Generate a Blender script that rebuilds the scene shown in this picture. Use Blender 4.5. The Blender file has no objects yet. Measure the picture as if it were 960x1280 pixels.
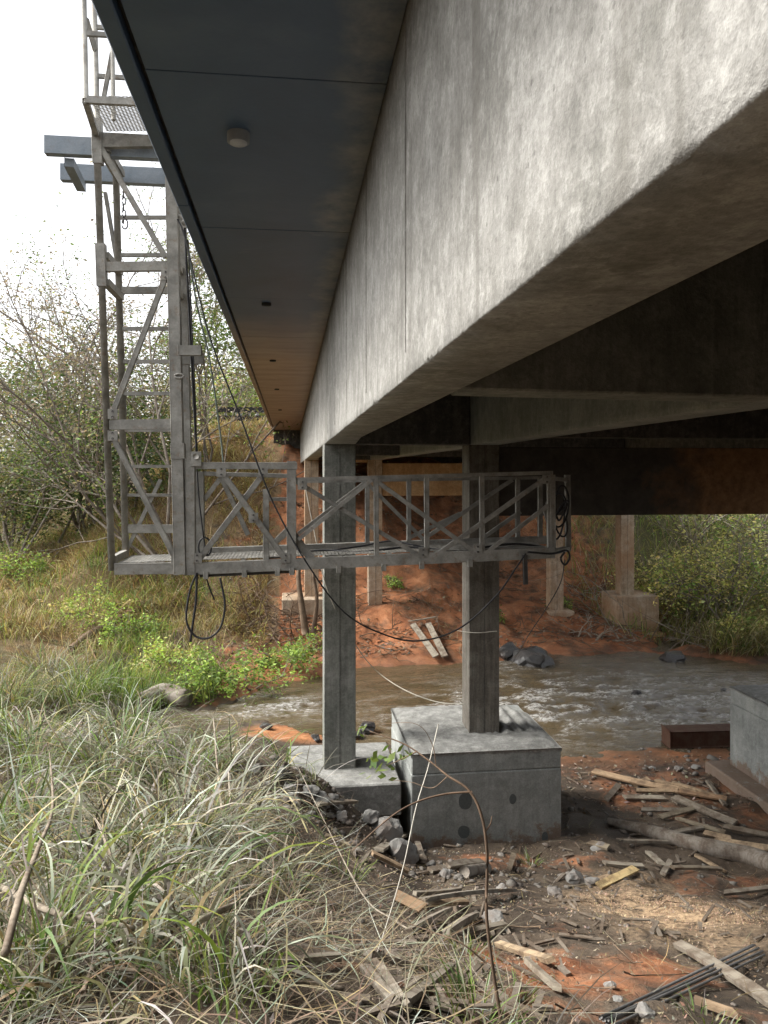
import bpy, bmesh, math, random
import numpy as np
from mathutils import Vector, Matrix, noise as mnoise

# ------------------------------------------------------------------ camera, sky, sun, exposure
SC = bpy.context.scene
COL = SC.collection
EYE = 4.4                                  # metres above the river surface
F = 960.0                                  # focal length in photograph pixels
TH = math.atan(118 / 960)                  # the bridge runs 7 degrees left of the view axis
CT, ST = math.cos(TH), math.sin(TH)
HOR = 590.0
cam = bpy.data.cameras.new('camera'); camo = bpy.data.objects.new('camera', cam); COL.objects.link(camo)
camo.location = (0, 0, EYE); camo.rotation_euler = (math.radians(90), 0, -TH)
cam.sensor_fit = 'VERTICAL'; cam.sensor_height = 36; cam.lens = 27
cam.shift_y = -50 / 1280
cam.clip_start = .05; cam.clip_end = 2000
SC.camera = camo

SUN_EL, SUN_AZ = 46, -82                   # azimuth from +Y (along the bridge), negative = left
w = bpy.data.worlds.new('World'); SC.world = w; w.use_nodes = True
nt = w.node_tree; bg = nt.nodes['Background']
sky = nt.nodes.new('ShaderNodeTexSky'); sky.sky_type = 'NISHITA'; sky.sun_disc = False
sky.sun_elevation = math.radians(SUN_EL); sky.sun_rotation = math.radians(SUN_AZ)
sky.air_density = 1.0; sky.dust_density = 3.0; sky.ozone_density = 1.0
hs = nt.nodes.new('ShaderNodeHueSaturation'); hs.inputs['Saturation'].default_value = .15
nt.links.new(sky.outputs[0], hs.inputs['Color']); nt.links.new(hs.outputs[0], bg.inputs[0])
bg.inputs[1].default_value = .15
sl = bpy.data.lights.new('sun', 'SUN'); sl.energy = 2.6; sl.angle = math.radians(24); sl.color = (1, .955, .88)
so = bpy.data.objects.new('sun', sl); COL.objects.link(so)
sdir = Vector((math.sin(math.radians(SUN_AZ)) * math.cos(math.radians(SUN_EL)),
               math.cos(math.radians(SUN_AZ)) * math.cos(math.radians(SUN_EL)), math.sin(math.radians(SUN_EL))))
so.rotation_euler = sdir.to_track_quat('Z', 'Y').to_euler()
SC.view_settings.view_transform = 'Standard'; SC.view_settings.look = 'None'
SC.view_settings.exposure = 1.42; SC.view_settings.gamma = 1
cy = SC.cycles; cy.max_bounces = 6; cy.diffuse_bounces = 4; cy.glossy_bounces = 2; cy.transmission_bounces = 2
cy.caustics_reflective = False; cy.caustics_refractive = False; cy.adaptive_threshold = .02
SC.render.resolution_x = 768; SC.render.resolution_y = 1024

rng = np.random.default_rng(7)
random.seed(7)

# ------------------------------------------------------------------ helpers: places
def W(u, v, D):
    X = (u - 480) / F * D
    return Vector((X * CT + D * ST, -X * ST + D * CT, EYE - (v - HOR) / F * D))
def PY(u, v, y):                           # point on the plane y = const across the bridge
    return W(u, v, y / (CT - (u - 480) / F * ST))
def PZ(u, v, z):
    return W(u, v, (EYE - z) * F / (v - HOR))

def sstep(a, b, x):
    t = np.clip((np.asarray(x, float) - a) / (b - a), 0, 1); return t * t * (3 - 2 * t)
def _hash(i, j, s):
    h = (i * 374761393 + j * 668265263 + s * 974634777) & 0x7fffffff
    h = ((h ^ (h >> 13)) * 1274126177) & 0x7fffffff
    return ((h ^ (h >> 16)) & 0xffff) / 65535.0
def vnoise(x, y, s=0):
    x = np.asarray(x, float); y = np.asarray(y, float)
    i = np.floor(x).astype(np.int64); j = np.floor(y).astype(np.int64)
    fx = x - i; fy = y - j; fx = fx * fx * (3 - 2 * fx); fy = fy * fy * (3 - 2 * fy)
    a = _hash(i, j, s); b = _hash(i + 1, j, s); c = _hash(i, j + 1, s); d = _hash(i + 1, j + 1, s)
    return (a * (1 - fx) + b * fx) * (1 - fy) + (c * (1 - fx) + d * fx) * fy
def fbm(x, y, o=4, s=0):
    t = 0; a = .5; n = 0
    for k in range(o):
        t = t + a * vnoise(np.asarray(x) * 2 ** k + 17.3 * k, np.asarray(y) * 2 ** k - 9.1 * k, s + k); n += a; a *= .5
    return t / n

near_px = [(230, 908), (330, 903), (395, 920), (450, 930), (710, 938), (840, 932)]
far_px = [(260, 886), (330, 866), (400, 850), (440, 838), (640, 828), (800, 816), (885, 824), (935, 832)]
nsh = [(-60, 6), (-14, 12.9), (-6, 13.0), (-3, 13.2)] + [tuple(PZ(u, v, 0).xy) for u, v in near_px] + [(10, 11.6), (16, 12), (60, 14)]
fsh = [(-60, 15), (-14, 13.6), (-5, 13.7)] + [tuple(PZ(u, v, 0).xy) for u, v in far_px] + [(14, 16.4), (60, 20)]
nsh = np.array(nsh); fsh = np.array(fsh)

def H(x, y, fine=True):
    x = np.asarray(x, float); y = np.asarray(y, float)
    yn = np.interp(x, nsh[:, 0], nsh[:, 1]); yf = np.interp(x, fsh[:, 0], fsh[:, 1])
    yn = yn + .25 * (fbm(x * .9, x * 0 + 3, 3, 5) - .5) * 2; yf = yf + .3 * (fbm(x * .8, x * 0 + 8, 3, 6) - .5) * 2
    a = yn - y; b = y - yf
    zr = np.interp(a, [0, 1.6, 3.6, 5, 6.5, 8.5, 11, 15, 17.5, 19, 20.5, 60, 400], [0, .08, .2, .5, 1.05, 1.85, 2.75, 3.3, 3.9, 5.2, 6.1, 6.3, 7])
    zl = np.interp(a, [0, 1, 2, 3, 5, 8, 11, 15, 17.5, 19, 20.5, 60, 400], [0, .08, .28, .7, 1.25, 1.8, 2.75, 3.3, 3.9, 5.2, 6.1, 6.3, 7])
    wl = 1 - sstep(-.8, 1.3, x)
    zn = zr * (1 - wl) + zl * wl + np.clip(a, 0, 1) * (.42 * np.exp(-(((x - .35) / .75) ** 2 + ((y - 7.9) / .5) ** 2)) + .5 * (1 - sstep(-3.6, -1.5, x)) * np.exp(-((a - 3.2) / 2.2) ** 2))
    zfield = np.interp(b, [0, .6, 2, 5, 12, 25, 60, 400], [0, .35, .65, 1.0, 1.6, 2.2, 3, 5])
    ys = y - 1.2 * sstep(3, 7, x)
    ze = np.interp(ys, [17, 18.5, 20.6, 22, 26, 29.5, 31, 60, 400], [.1, .35, .75, 1.25, 3.6, 5.3, 6.15, 6.3, 7])
    we = sstep(-9, -2, x) * (1 - sstep(13, 24, x))
    zf = (zfield * (1 - we) + ze * we) * np.clip(b / .7, 0, 1)
    zc = -.5 * np.sqrt(np.clip(np.minimum(-a, -b), 0, 1))
    z = np.where(a > 0, zn, np.where(b > 0, zf, zc))
    amp = np.clip(np.where(a > 0, a / 3, np.where(b > 0, b / 1.2, 0)), 0, 1)
    z = z + amp * ((fbm(x * .7, y * .7, 4, 11) - .5) * np.where(b > 0, .9, .3))
    if fine:
        z = z + np.clip(amp + .15, 0, 1) * ((fbm(x * 4, y * 4, 4, 21) - .5) * .13)
    return z
def h1(x, y): return float(H(np.array([x]), np.array([y]))[0])
def G(u, v, lift=0):                       # where the view ray meets the ground
    D = np.linspace(1.5, 60, 2400)
    X = (u - 480) / F * D
    x = X * CT + D * ST; y = -X * ST + D * CT; z = EYE - (v - HOR) / F * D
    hh = H(x, y); k = np.argmax(z < hh + lift)
    return Vector((x[k], y[k], hh[k] + lift))

# ------------------------------------------------------------------ helpers: meshes, objects
def tag(o, label=None, cat=None, group=None, kind=None):
    if label: o['label'] = label
    if cat: o['category'] = cat
    if group: o['group'] = group
    if kind: o['kind'] = kind
    return o
def link(o, parent=None):
    COL.objects.link(o)
    if parent: o.parent = parent
    return o
def empty(name, loc=(0, 0, 0)):
    o = bpy.data.objects.new(name, None); o.empty_display_size = .2; o.location = loc; COL.objects.link(o); return o
def wloc(o):
    v = Vector((0, 0, 0))
    while o: v += o.location; o = o.parent
    return v
def np_mesh(name, V, Fc, mat, parent=None, col=None, smooth=False, attrs=None):
    V = np.asarray(V, np.float32); Fc = np.asarray(Fc, np.int32); n = Fc.shape[1]
    if parent is not None: V = V - np.array(wloc(parent), np.float32)
    m = bpy.data.meshes.new(name); m.vertices.add(len(V)); m.vertices.foreach_set('co', V.ravel())
    m.loops.add(Fc.size); m.loops.foreach_set('vertex_index', Fc.ravel())
    m.polygons.add(len(Fc)); m.polygons.foreach_set('loop_start', np.arange(len(Fc), dtype=np.int32) * n)
    m.update(calc_edges=True)
    if smooth: m.polygons.foreach_set('use_smooth', np.ones(len(Fc), bool))
    if col is not None:
        c = np.ones((len(V), 4), np.float32); c[:, :3] = col
        a = m.attributes.new('col', 'FLOAT_COLOR', 'POINT'); a.data.foreach_set('color', c.ravel())
    for k, val in (attrs or {}).items():
        a = m.attributes.new(k, 'FLOAT', 'POINT'); a.data.foreach_set('value', np.asarray(val, np.float32).ravel())
    m.materials.append(mat)
    return link(bpy.data.objects.new(name, m), parent)
def bm_obj(name, bm, mat, parent=None, smooth=False):
    if parent is not None: bmesh.ops.translate(bm, vec=-wloc(parent), verts=bm.verts)
    bmesh.ops.recalc_face_normals(bm, faces=bm.faces)
    m = bpy.data.meshes.new(name); bm.to_mesh(m); bm.free(); m.materials.append(mat)
    if smooth:
        for p in m.polygons: p.use_smooth = True
    return link(bpy.data.objects.new(name, m), parent)
def box_bm(x0, x1, y0, y1, z0, z1, bev=0, seg=1):
    bm = bmesh.new()
    bmesh.ops.create_cube(bm, size=1)
    for v in bm.verts: v.co = Vector(((x0 + x1) / 2 + v.co.x * (x1 - x0), (y0 + y1) / 2 + v.co.y * (y1 - y0), (z0 + z1) / 2 + v.co.z * (z1 - z0)))
    if bev: bmesh.ops.bevel(bm, geom=list(bm.edges), offset=bev, segments=seg, affect='EDGES', profile=.6)
    return bm
def box(name, x0, x1, y0, y1, z0, z1, mat, parent=None, bev=0):
    return bm_obj(name, box_bm(x0, x1, y0, y1, z0, z1, bev), mat, parent)
def bar_bm(p, q, w, h, ref=(0, 1, 0), bev=.0, bm=None):    # h along ref, w across
    p = Vector(p); q = Vector(q); d = (q - p); L = d.length; d.normalize()
    r = Vector(ref); r = r - d * r.dot(d)
    if r.length < 1e-4: r = Vector((0, 0, 1)) - d * d.z
    r.normalize(); s = d.cross(r)
    own = bm is None
    if own: bm = bmesh.new()
    c = bmesh.ops.create_cube(bm, size=1)
    M = Matrix((s, r, d)).transposed()
    for v in c['verts']: v.co = (p + q) / 2 + M @ Vector((v.co.x * w, v.co.y * h, v.co.z * L))
    if bev and own: bmesh.ops.bevel(bm, geom=list(bm.edges), offset=bev, segments=1, affect='EDGES')
    return bm
def bar(name, p, q, w, h, mat, parent=None, ref=(0, 1, 0), bev=.004):
    return bm_obj(name, bar_bm(p, q, w, h, ref, bev), mat, parent)
def smooth_path(pts, n=8):
    P = [Vector(p) for p in pts]; P = [P[0] * 2 - P[1]] + P + [P[-1] * 2 - P[-2]]; out = []
    for i in range(1, len(P) - 2):
        for k in range(n):
            t = k / n; a, b, c, d = P[i - 1:i + 3]
            out.append(.5 * (2 * b + (c - a) * t + (2 * a - 5 * b + 4 * c - d) * t * t + (3 * b - a - 3 * c + d) * t ** 3))
    out.append(P[-2]); return out
def tube_arr(pts, rad, sides=6):
    P = np.array([tuple(p) for p in pts], float); n = len(P)
    r = np.full(n, rad) if np.isscalar(rad) else np.interp(np.linspace(0, 1, n), np.linspace(0, 1, len(rad)), rad)
    T = np.gradient(P, axis=0); T /= np.linalg.norm(T, axis=1)[:, None] + 1e-9
    ref = np.array([0, 0, 1.]) if abs(T[:, 2]).mean() < .8 else np.array([1., 0, 0])
    A = np.cross(T, ref); A /= np.linalg.norm(A, axis=1)[:, None] + 1e-9; B = np.cross(T, A)
    an = np.arange(sides) * 2 * math.pi / sides
    V = P[:, None, :] + r[:, None, None] * (np.cos(an)[None, :, None] * A[:, None, :] + np.sin(an)[None, :, None] * B[:, None, :])
    V = V.reshape(-1, 3)
    i = np.arange(n - 1)[:, None] * sides; k = np.arange(sides)[None, :]; k2 = (k + 1) % sides
    Fc = np.stack([i + k, i + k2, i + sides + k2, i + sides + k], -1).reshape(-1, 4)
    # end caps as quads (6 sides: two quads; others: fan of degenerate-free quads)
    caps = []
    for base in (0, (n - 1) * sides):
        for j in range(1, sides - 2, 2): caps.append([base, base + j, base + j + 1, base + (j + 2) % sides])
    return V, np.vstack([Fc, np.array(caps, int)])
class Acc:
    def __init__(s): s.V = []; s.F = []; s.n = 0; s.C = []
    def add(s, V, Fc, c=None):
        s.V.append(V); s.F.append(Fc + s.n); s.n += len(V)
        if c is not None: s.C.append(np.broadcast_to(np.asarray(c, float), (len(V), 3)))
    def obj(s, name, mat, parent=None, smooth=False):
        return np_mesh(name, np.vstack(s.V), np.vstack(s.F), mat, parent, np.vstack(s.C) if s.C else None, smooth)
def tube(name, pts, r, mat, parent=None, sides=6):
    V, Fc = tube_arr(pts, r, sides); return np_mesh(name, V, Fc, mat, parent, smooth=True)

# ------------------------------------------------------------------ materials
class NB:
    def __init__(s, name):
        s.m = bpy.data.materials.new(name); s.m.use_nodes = True; s.t = s.m.node_tree; s.b = s.t.nodes['Principled BSDF']
        s.tc = s.n('ShaderNodeTexCoord'); s.P = s.n('ShaderNodeNewGeometry').outputs['Position']; s.O = s.tc.outputs['Object']
    def n(s, ty, **kw):
        x = s.t.nodes.new(ty)
        for k, v in kw.items():
            if k[0] == '_': x.inputs[k[1:].replace('_', ' ')].default_value = v
            else: setattr(x, k, v)
        return x
    def l(s, a, b): s.t.links.new(a, b)
    def map(s, src, scale=(1, 1, 1), loc=(0, 0, 0), rot=(0, 0, 0)):
        x = s.n('ShaderNodeMapping'); x.inputs['Scale'].default_value = scale; x.inputs['Location'].default_value = loc; x.inputs['Rotation'].default_value = rot
        s.l(src, x.inputs[0]); return x.outputs[0]
    def noise(s, vec, scale=5, detail=6, rough=.6, dist=0):
        x = s.n('ShaderNodeTexNoise'); x.inputs['Scale'].default_value = scale; x.inputs['Detail'].default_value = detail
        x.inputs['Roughness'].default_value = rough; x.inputs['Distortion'].default_value = dist; s.l(vec, x.inputs['Vector']); return x.outputs[0]
    def ramp(s, fac, stops, interp='LINEAR'):
        x = s.n('ShaderNodeValToRGB'); e = x.color_ramp.elements; x.color_ramp.interpolation = interp
        while len(e) < len(stops): e.new(.5)
        for i, (p, c) in enumerate(stops):
            e[i].position = p; e[i].color = (*c, 1) if not np.isscalar(c) else (c, c, c, 1)
        s.l(fac, x.inputs[0]); return x.outputs[0]
    def mix(s, fac, a, b, bt='MIX'):
        x = s.n('ShaderNodeMix'); x.data_type = 'RGBA'; x.blend_type = bt
        for v, i in ((fac, 0), (a, 6), (b, 7)):
            if hasattr(v, 'links'): s.l(v, x.inputs[i])
            else: x.inputs[i].default_value = v if i == 0 else (*v, 1)
        return x.outputs[2]
    def math(s, op, a, b=0, c=None, clamp=False):
        x = s.n('ShaderNodeMath'); x.operation = op; x.use_clamp = clamp
        for i, v in enumerate((a, b) if c is None else (a, b, c)):
            if hasattr(v, 'links'): s.l(v, x.inputs[i])
            else: x.inputs[i].default_value = v
        return x.outputs[0]
    def attr(s, name, fac=False):
        x = s.n('ShaderNodeAttribute'); x.attribute_name = name; return x.outputs['Fac' if fac else 'Color']
    def sep(s, v):
        x = s.n('ShaderNodeSeparateXYZ'); s.l(v, x.inputs[0]); return x.outputs
    def bump(s, h, strength=.3, dist=.02):
        x = s.n('ShaderNodeBump'); x.inputs['Strength'].default_value = strength; x.inputs['Distance'].default_value = dist
        s.l(h, x.inputs['Height']); s.l(x.outputs[0], s.b.inputs['Normal'])
    def done(s, col, rough=.8, metal=0, spec=.3):
        if hasattr(col, 'links'): s.l(col, s.b.inputs['Base Color'])
        else: s.b.inputs['Base Color'].default_value = (*col, 1)
        if hasattr(rough, 'links'): s.l(rough, s.b.inputs['Roughness'])
        else: s.b.inputs['Roughness'].default_value = rough
        s.b.inputs['Metallic'].default_value = metal; s.b.inputs['Specular IOR Level'].default_value = spec
        return s.m

def concrete(name, lo, mid, hi, streak=.5, scale=1.0, spots=.35, bumpy=.5, tint=None, blotch=.6, mud=0, runs=0):
    k = NB(name)
    n1 = k.noise(k.P, 1.6 * scale, 6, .72, .5)
    c = k.ramp(n1, [(.30, lo), (.5, mid), (.66, hi)])
    st = k.noise(k.map(k.P, (10, 10, .8)), 1.5, 4, .68, .5)
    c = k.mix(streak, c, k.ramp(st, [(.32, .45), (.5, .85), (.68, 1.25)]), 'MULTIPLY')
    # lime bloom: pale ragged blotches; grain; bug holes
    n2 = k.noise(k.P, 9, 6, .8, .15)
    pale = tuple(min(.78, h * 1.25 + .03) for h in hi); dk = tuple(l * .62 for l in lo)
    c = k.mix(k.math('MULTIPLY', k.ramp(n2, [(.50, 0.), (.60, 1.)]), blotch * .75), c, pale)
    c = k.mix(k.math('MULTIPLY', k.ramp(n2, [(.38, 1.), (.46, 0.)]), blotch * .7), c, dk)
    v = k.n('ShaderNodeTexVoronoi'); v.inputs['Scale'].default_value = 24; k.l(k.P, v.inputs['Vector'])
    pm = k.math('MULTIPLY', k.math('LESS_THAN', v.outputs['Distance'], .13), k.math('GREATER_THAN', n1, .50))
    c = k.mix(k.math('MULTIPLY', pm, spots), c, (.045, .042, .038))
    gr = k.noise(k.P, 55, 3, .8)
    c = k.mix(.5, c, k.ramp(gr, [(.30, .30), (.5, .5), (.70, .68)]), 'OVERLAY')
    if tint:
        c = k.mix(k.math('MULTIPLY', k.ramp(k.noise(k.map(k.P, loc=(1, 3, 9)), .9, 4), [(.42, 0.), (.62, 1.)]), tint[1]), c, tint[0])
    if runs:           # narrow water runs and a few broad damp patches
        rn = k.noise(k.map(k.P, (2.6, 2.6, .16), (0, 3, 0)), 2.4, 3, .6)
        c = k.mix(k.math('MULTIPLY', k.ramp(rn, [(.60, 0.), (.70, 1.)]), runs), c, (.13, .122, .105))
        pn = k.noise(k.map(k.P, loc=(2, 8, 1)), .8, 5, .65, .4)
        c = k.mix(k.math('MULTIPLY', k.ramp(pn, [(.54, 0.), (.66, 1.)]), runs * .6), c, (.17, .162, .14))
    if mud:            # flood silt splashed up the block
        zz = k.math('ADD', k.sep(k.P)[2], k.math('MULTIPLY', k.noise(k.P, 4.5, 6, .8), -1.1))
        zz = k.math('ADD', zz, .30)
        c = k.mix(k.math('MULTIPLY', k.ramp(zz, [(.0, 1.), (.12, 0.)]), mud), c, (.13, .075, .045))
    hh = k.math('SUBTRACT', k.math('ADD', n2, k.math('MULTIPLY', gr, .6)), k.math('MULTIPLY', pm, .6))
    k.bump(hh, bumpy, .012)
    return k.done(c, .9, 0, .2)

M = {}
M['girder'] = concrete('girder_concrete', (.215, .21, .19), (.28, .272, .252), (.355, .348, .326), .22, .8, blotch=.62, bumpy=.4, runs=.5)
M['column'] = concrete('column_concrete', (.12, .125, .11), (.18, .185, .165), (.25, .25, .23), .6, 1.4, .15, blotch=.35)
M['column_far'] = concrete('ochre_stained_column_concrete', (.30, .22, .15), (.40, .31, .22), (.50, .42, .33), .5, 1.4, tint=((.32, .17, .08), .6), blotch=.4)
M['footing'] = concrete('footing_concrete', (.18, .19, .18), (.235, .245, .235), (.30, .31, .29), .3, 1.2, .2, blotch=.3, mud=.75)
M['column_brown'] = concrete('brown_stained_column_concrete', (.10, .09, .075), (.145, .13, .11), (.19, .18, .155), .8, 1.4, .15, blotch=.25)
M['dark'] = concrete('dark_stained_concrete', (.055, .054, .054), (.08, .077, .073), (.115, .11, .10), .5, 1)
M['cap_far'] = concrete('ochre_cap_concrete', (.36, .22, .11), (.48, .31, .16), (.56, .40, .24), .25, 1.5, .8, blotch=.3)
M['steel'] = None

def soffit_mat():
    k = NB('deck_soffit_stains_painted_light')
    x, y, z = k.sep(k.P)
    n = k.noise(k.P, 1.1, 6, .6, .5)
    warm = k.ramp(k.noise(k.map(k.P, (1, 3, 1)), 1.2, 8, .65), [(.3, (.19, .125, .075)), (.5, (.30, .21, .135)), (.72, (.40, .31, .22))])
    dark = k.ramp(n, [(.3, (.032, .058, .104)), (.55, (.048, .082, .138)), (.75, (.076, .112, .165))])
    # near-span shade and warm ground bounce painted in, wavy edge; pale stains by girder
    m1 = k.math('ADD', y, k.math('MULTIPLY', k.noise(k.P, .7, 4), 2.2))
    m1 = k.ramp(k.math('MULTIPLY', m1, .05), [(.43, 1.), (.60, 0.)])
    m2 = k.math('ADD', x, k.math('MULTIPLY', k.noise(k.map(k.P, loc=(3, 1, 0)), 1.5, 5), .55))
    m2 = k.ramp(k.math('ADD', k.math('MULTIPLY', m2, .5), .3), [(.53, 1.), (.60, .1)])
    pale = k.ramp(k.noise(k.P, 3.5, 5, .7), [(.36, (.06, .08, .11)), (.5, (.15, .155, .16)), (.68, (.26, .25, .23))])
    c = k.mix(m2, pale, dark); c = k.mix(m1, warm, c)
    sp = k.ramp(k.noise(k.map(k.P, (1, 2, 1), (7, 3, 0)), 1.7, 3), [(.69, 0.), (.74, .6)])
    c = k.mix(k.math('MULTIPLY', sp, .35), c, (.30, .28, .26))
    k.bump(k.noise(k.P, 30, 5), .15, .006)
    return k.done(c, .45, 0, .5)
M['soffit'] = soffit_mat()

def steel(name, lo, hi, rust=.25, metal=.35, rough=.55):
    k = NB(name)
    n = k.noise(k.P, 7, 6, .6, .3)
    c = k.ramp(n, [(.3, lo), (.7, hi)])
    c = k.mix(k.math('MULTIPLY', k.ramp(k.noise(k.P, 18, 6, .7), [(.56, 0.), (.68, 1.)]), rust), c, (.17, .105, .06))
    c = k.mix(.4, c, k.ramp(k.noise(k.P, 60, 5, .7), [(.3, .35), (.7, .65)]), 'OVERLAY')
    k.bump(k.noise(k.P, 70, 4), .15, .004)
    return k.done(c, k.ramp(n, [(.3, rough - .08), (.7, rough + .2)]), metal, .4)
M['steel'] = steel('dusty_galvanised_steel', (.15, .145, .13), (.36, .35, .32), .55, .15, .6)
M['steel_blue'] = steel('blue_grey_beam_steel', (.16, .19, .22), (.27, .30, .33), .15)
M['rods'] = steel('grey_steel_rods', (.10, .10, .10), (.20, .195, .19), .4)
M['rebar'] = steel('dark_reinforcing_steel', (.05, .048, .048), (.10, .095, .09), .4)

def plain(name, col, rough=.6, var=.3, sc=12):
    k = NB(name)
    c = k.mix(var, col, k.ramp(k.noise(k.P, sc, 5), [(.3, .25), (.7, .75)]), 'OVERLAY')
    return k.done(c, rough)
M['cable'] = plain('black_rubber_cable', (.022, .022, .024), .5)
M['rope'] = plain('faded_green_rope', (.16, .19, .16), .8)
M['cord'] = plain('pale_cord', (.55, .52, .45), .8)
M['pvc'] = plain('grey_plastic_pipe', (.16, .17, .18), .5)
M['hole'] = plain('dark_drain', (.02, .02, .02), .9)
M['patch'] = plain('dark_mortar_plug', (.075, .085, .085), .7, .3, 40)
M['mortar'] = concrete('rough_mortar', (.15, .15, .14), (.20, .20, .19), (.27, .27, .255), .1, 3, .5, 1.0)
M['barrier'] = plain('pale_barrier_metal', (.42, .44, .47), .5)
M['bag'] = plain('black_plastic', (.03, .03, .033), .35)

def wood(name, cols):
    k = NB(name)
    oi = k.n('ShaderNodeObjectInfo').outputs['Random']
    g = k.noise(k.map(k.O, (30, 30, 1.6)), 1.5, 8, .65, .4)
    base = k.ramp(oi, [(i / (len(cols) - 1), c) for i, c in enumerate(cols)])
    c = k.mix(.55, base, k.ramp(g, [(.3, .22), (.5, .5), (.7, .72)]), 'OVERLAY')
    d = k.noise(k.P, 6, 5, .7)
    c = k.mix(k.math('MULTIPLY', k.ramp(d, [(.45, 0.), (.60, 1.)]), .7), c, (.085, .058, .040))
    k.bump(g, .5, .004)
    return k.done(c, .85, 0, .2)
M['wood'] = wood('weathered_grey_board', [(.19, .165, .135), (.28, .25, .20), (.15, .125, .10), (.25, .21, .15), (.21, .195, .17)])
M['wood_tan'] = wood('tan_board', [(.27, .19, .12), (.34, .26, .17), (.24, .15, .09), (.36, .30, .21)])
M['wood_new'] = wood('fresh_yellow_board', [(.60, .44, .20), (.62, .47, .24)])
M['wood_red'] = wood('dark_red_timber', [(.055, .027, .018), (.075, .035, .022)])
M['bark'] = wood('grey_bark', [(.19, .165, .14), (.26, .235, .20)])
M['deadwood'] = wood('pale_dead_wood', [(.27, .23, .18), (.34, .30, .24), (.20, .16, .12)])
M['twig'] = wood('brown_twig', [(.14, .095, .065), (.18, .13, .09)])

def rockmat(name, lo, hi, rough=.85, tint=None):
    k = NB(name)
    n = k.noise(k.P, 9, 8, .7)
    c = k.ramp(n, [(.3, lo), (.7, hi)])
    c = k.mix(k.math('MULTIPLY', k.ramp(k.noise(k.P, 4, 4), [(.5, 0.), (.68, 1.)]), .5), c, tint or (.14, .085, .055))
    k.bump(k.noise(k.P, 35, 6, .7), .6, .015)
    return k.done(c, rough, 0, .4)
M['rock'] = rockmat('grey_rubble', (.13, .127, .12), (.27, .265, .25))
M['rubble'] = rockmat('brown_grey_rubble', (.09, .08, .07), (.20, .185, .165), .9, (.13, .075, .048))
M['rock_wet'] = rockmat('wet_dark_rock', (.022, .022, .024), (.07, .068, .066), .28, (.05, .035, .025))

def leafmat(name, trans=.35, rough=.6):
    k = NB(name)
    a = k.attr('col'); k.done(a, rough, 0, .25)
    tr = k.n('ShaderNodeBsdfTranslucent'); k.l(k.mix(1., a, (1.25, 1.25, .8), 'MULTIPLY'), tr.inputs[0])
    mx = k.n('ShaderNodeMixShader'); mx.inputs[0].default_value = trans
    k.l(k.b.outputs[0], mx.inputs[1]); k.l(tr.outputs[0], mx.inputs[2]); k.l(mx.outputs[0], k.t.nodes['Material Output'].inputs[0])
    return k.m
M['leaf'] = leafmat('foliage'); M['grass'] = leafmat('grass_blade', .3, .55); M['litter'] = leafmat('dry_litter', .1, .85)

def groundmat():
    k = NB('river_bank_soil')
    red, wet, org, saw, veg = (k.attr(a, True) for a in ('red', 'wet', 'org', 'saw', 'veg'))
    n = k.noise(k.P, 2.2, 6, .68, .5); nf = k.noise(k.P, 28, 5, .75)
    litter = k.ramp(n, [(.3, (.030, .022, .015)), (.5, (.075, .056, .040)), (.7, (.14, .110, .080))])
    rc = k.ramp(n, [(.3, (.17, .062, .030)), (.52, (.34, .138, .062)), (.72, (.48, .225, .115))])
    oc = k.ramp(k.noise(k.P, 6, 5, .7), [(.3, (.20, .085, .035)), (.55, (.36, .155, .065)), (.75, (.46, .22, .10))])
    sc_ = k.ramp(nf, [(.3, (.30, .20, .12)), (.7, (.52, .38, .24))])
    gc = k.ramp(n, [(.3, (.05, .055, .02)), (.7, (.13, .12, .05))])
    rm = k.math('ADD', red, k.math('MULTIPLY', k.math('SUBTRACT', k.noise(k.P, 1.7, 5, .7), .5), 1.3), clamp=True)
    c = k.mix(k.ramp(rm, [(.35, 0.), (.65, 1.)]), litter, rc)
    c = k.mix(veg, c, gc)
    dry = k.math('MULTIPLY', k.attr('dry', True), k.ramp(k.noise(k.map(k.P, loc=(5, 1, 2)), 1.1, 5, .7), [(.40, 0.), (.52, 1.)]))
    c = k.mix(dry, c, k.ramp(nf, [(.3, (.11, .072, .036)), (.7, (.28, .20, .11))]))
    c = k.mix(org, c, oc)
    sm = k.math('MULTIPLY', saw, k.ramp(k.noise(k.P, 7, 5, .7), [(.36, 0.), (.55, 1.)]))
    c = k.mix(sm, c, sc_)
    c = k.mix(k.math('MULTIPLY', wet, .72), c, k.mix(.55, c, (.035, .022, .014)))
    c = k.mix(.55, c, k.ramp(nf, [(.28, .22), (.5, .5), (.72, .74)]), 'OVERLAY')
    k.bump(k.math('ADD', nf, k.math('MULTIPLY', k.noise(k.P, 90, 2, .7), .4)), .7, .03)
    return k.done(c, k.math('SUBTRACT', .95, k.math('MULTIPLY', wet, .5)), 0, .3)
M['ground'] = groundmat()

def watermat():
    k = NB('muddy_river_water')
    foam = k.attr('foam', True)
    c = k.ramp(k.noise(k.map(k.P, (.6, 1.4, 1)), .8, 4), [(.3, (.060, .044, .024)), (.7, (.105, .080, .046))])
    fm = k.math('MULTIPLY', foam, k.ramp(k.noise(k.map(k.P, (1, 1.6, 1)), 9, 8, .75, .6), [(.44, 0.), (.66, 1.)]), clamp=True)
    c = k.mix(fm, c, (.66, .66, .64))
    h = k.math('ADD', k.noise(k.map(k.P, (.8, 1.8, 1)), 6, 5, .6, .5), k.math('MULTIPLY', fm, .35))
    k.bump(h, .8, .06)
    return k.done(c, k.math('ADD', .06, k.math('MULTIPLY', fm, .6)), 0, .9)
M['water'] = watermat()

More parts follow.
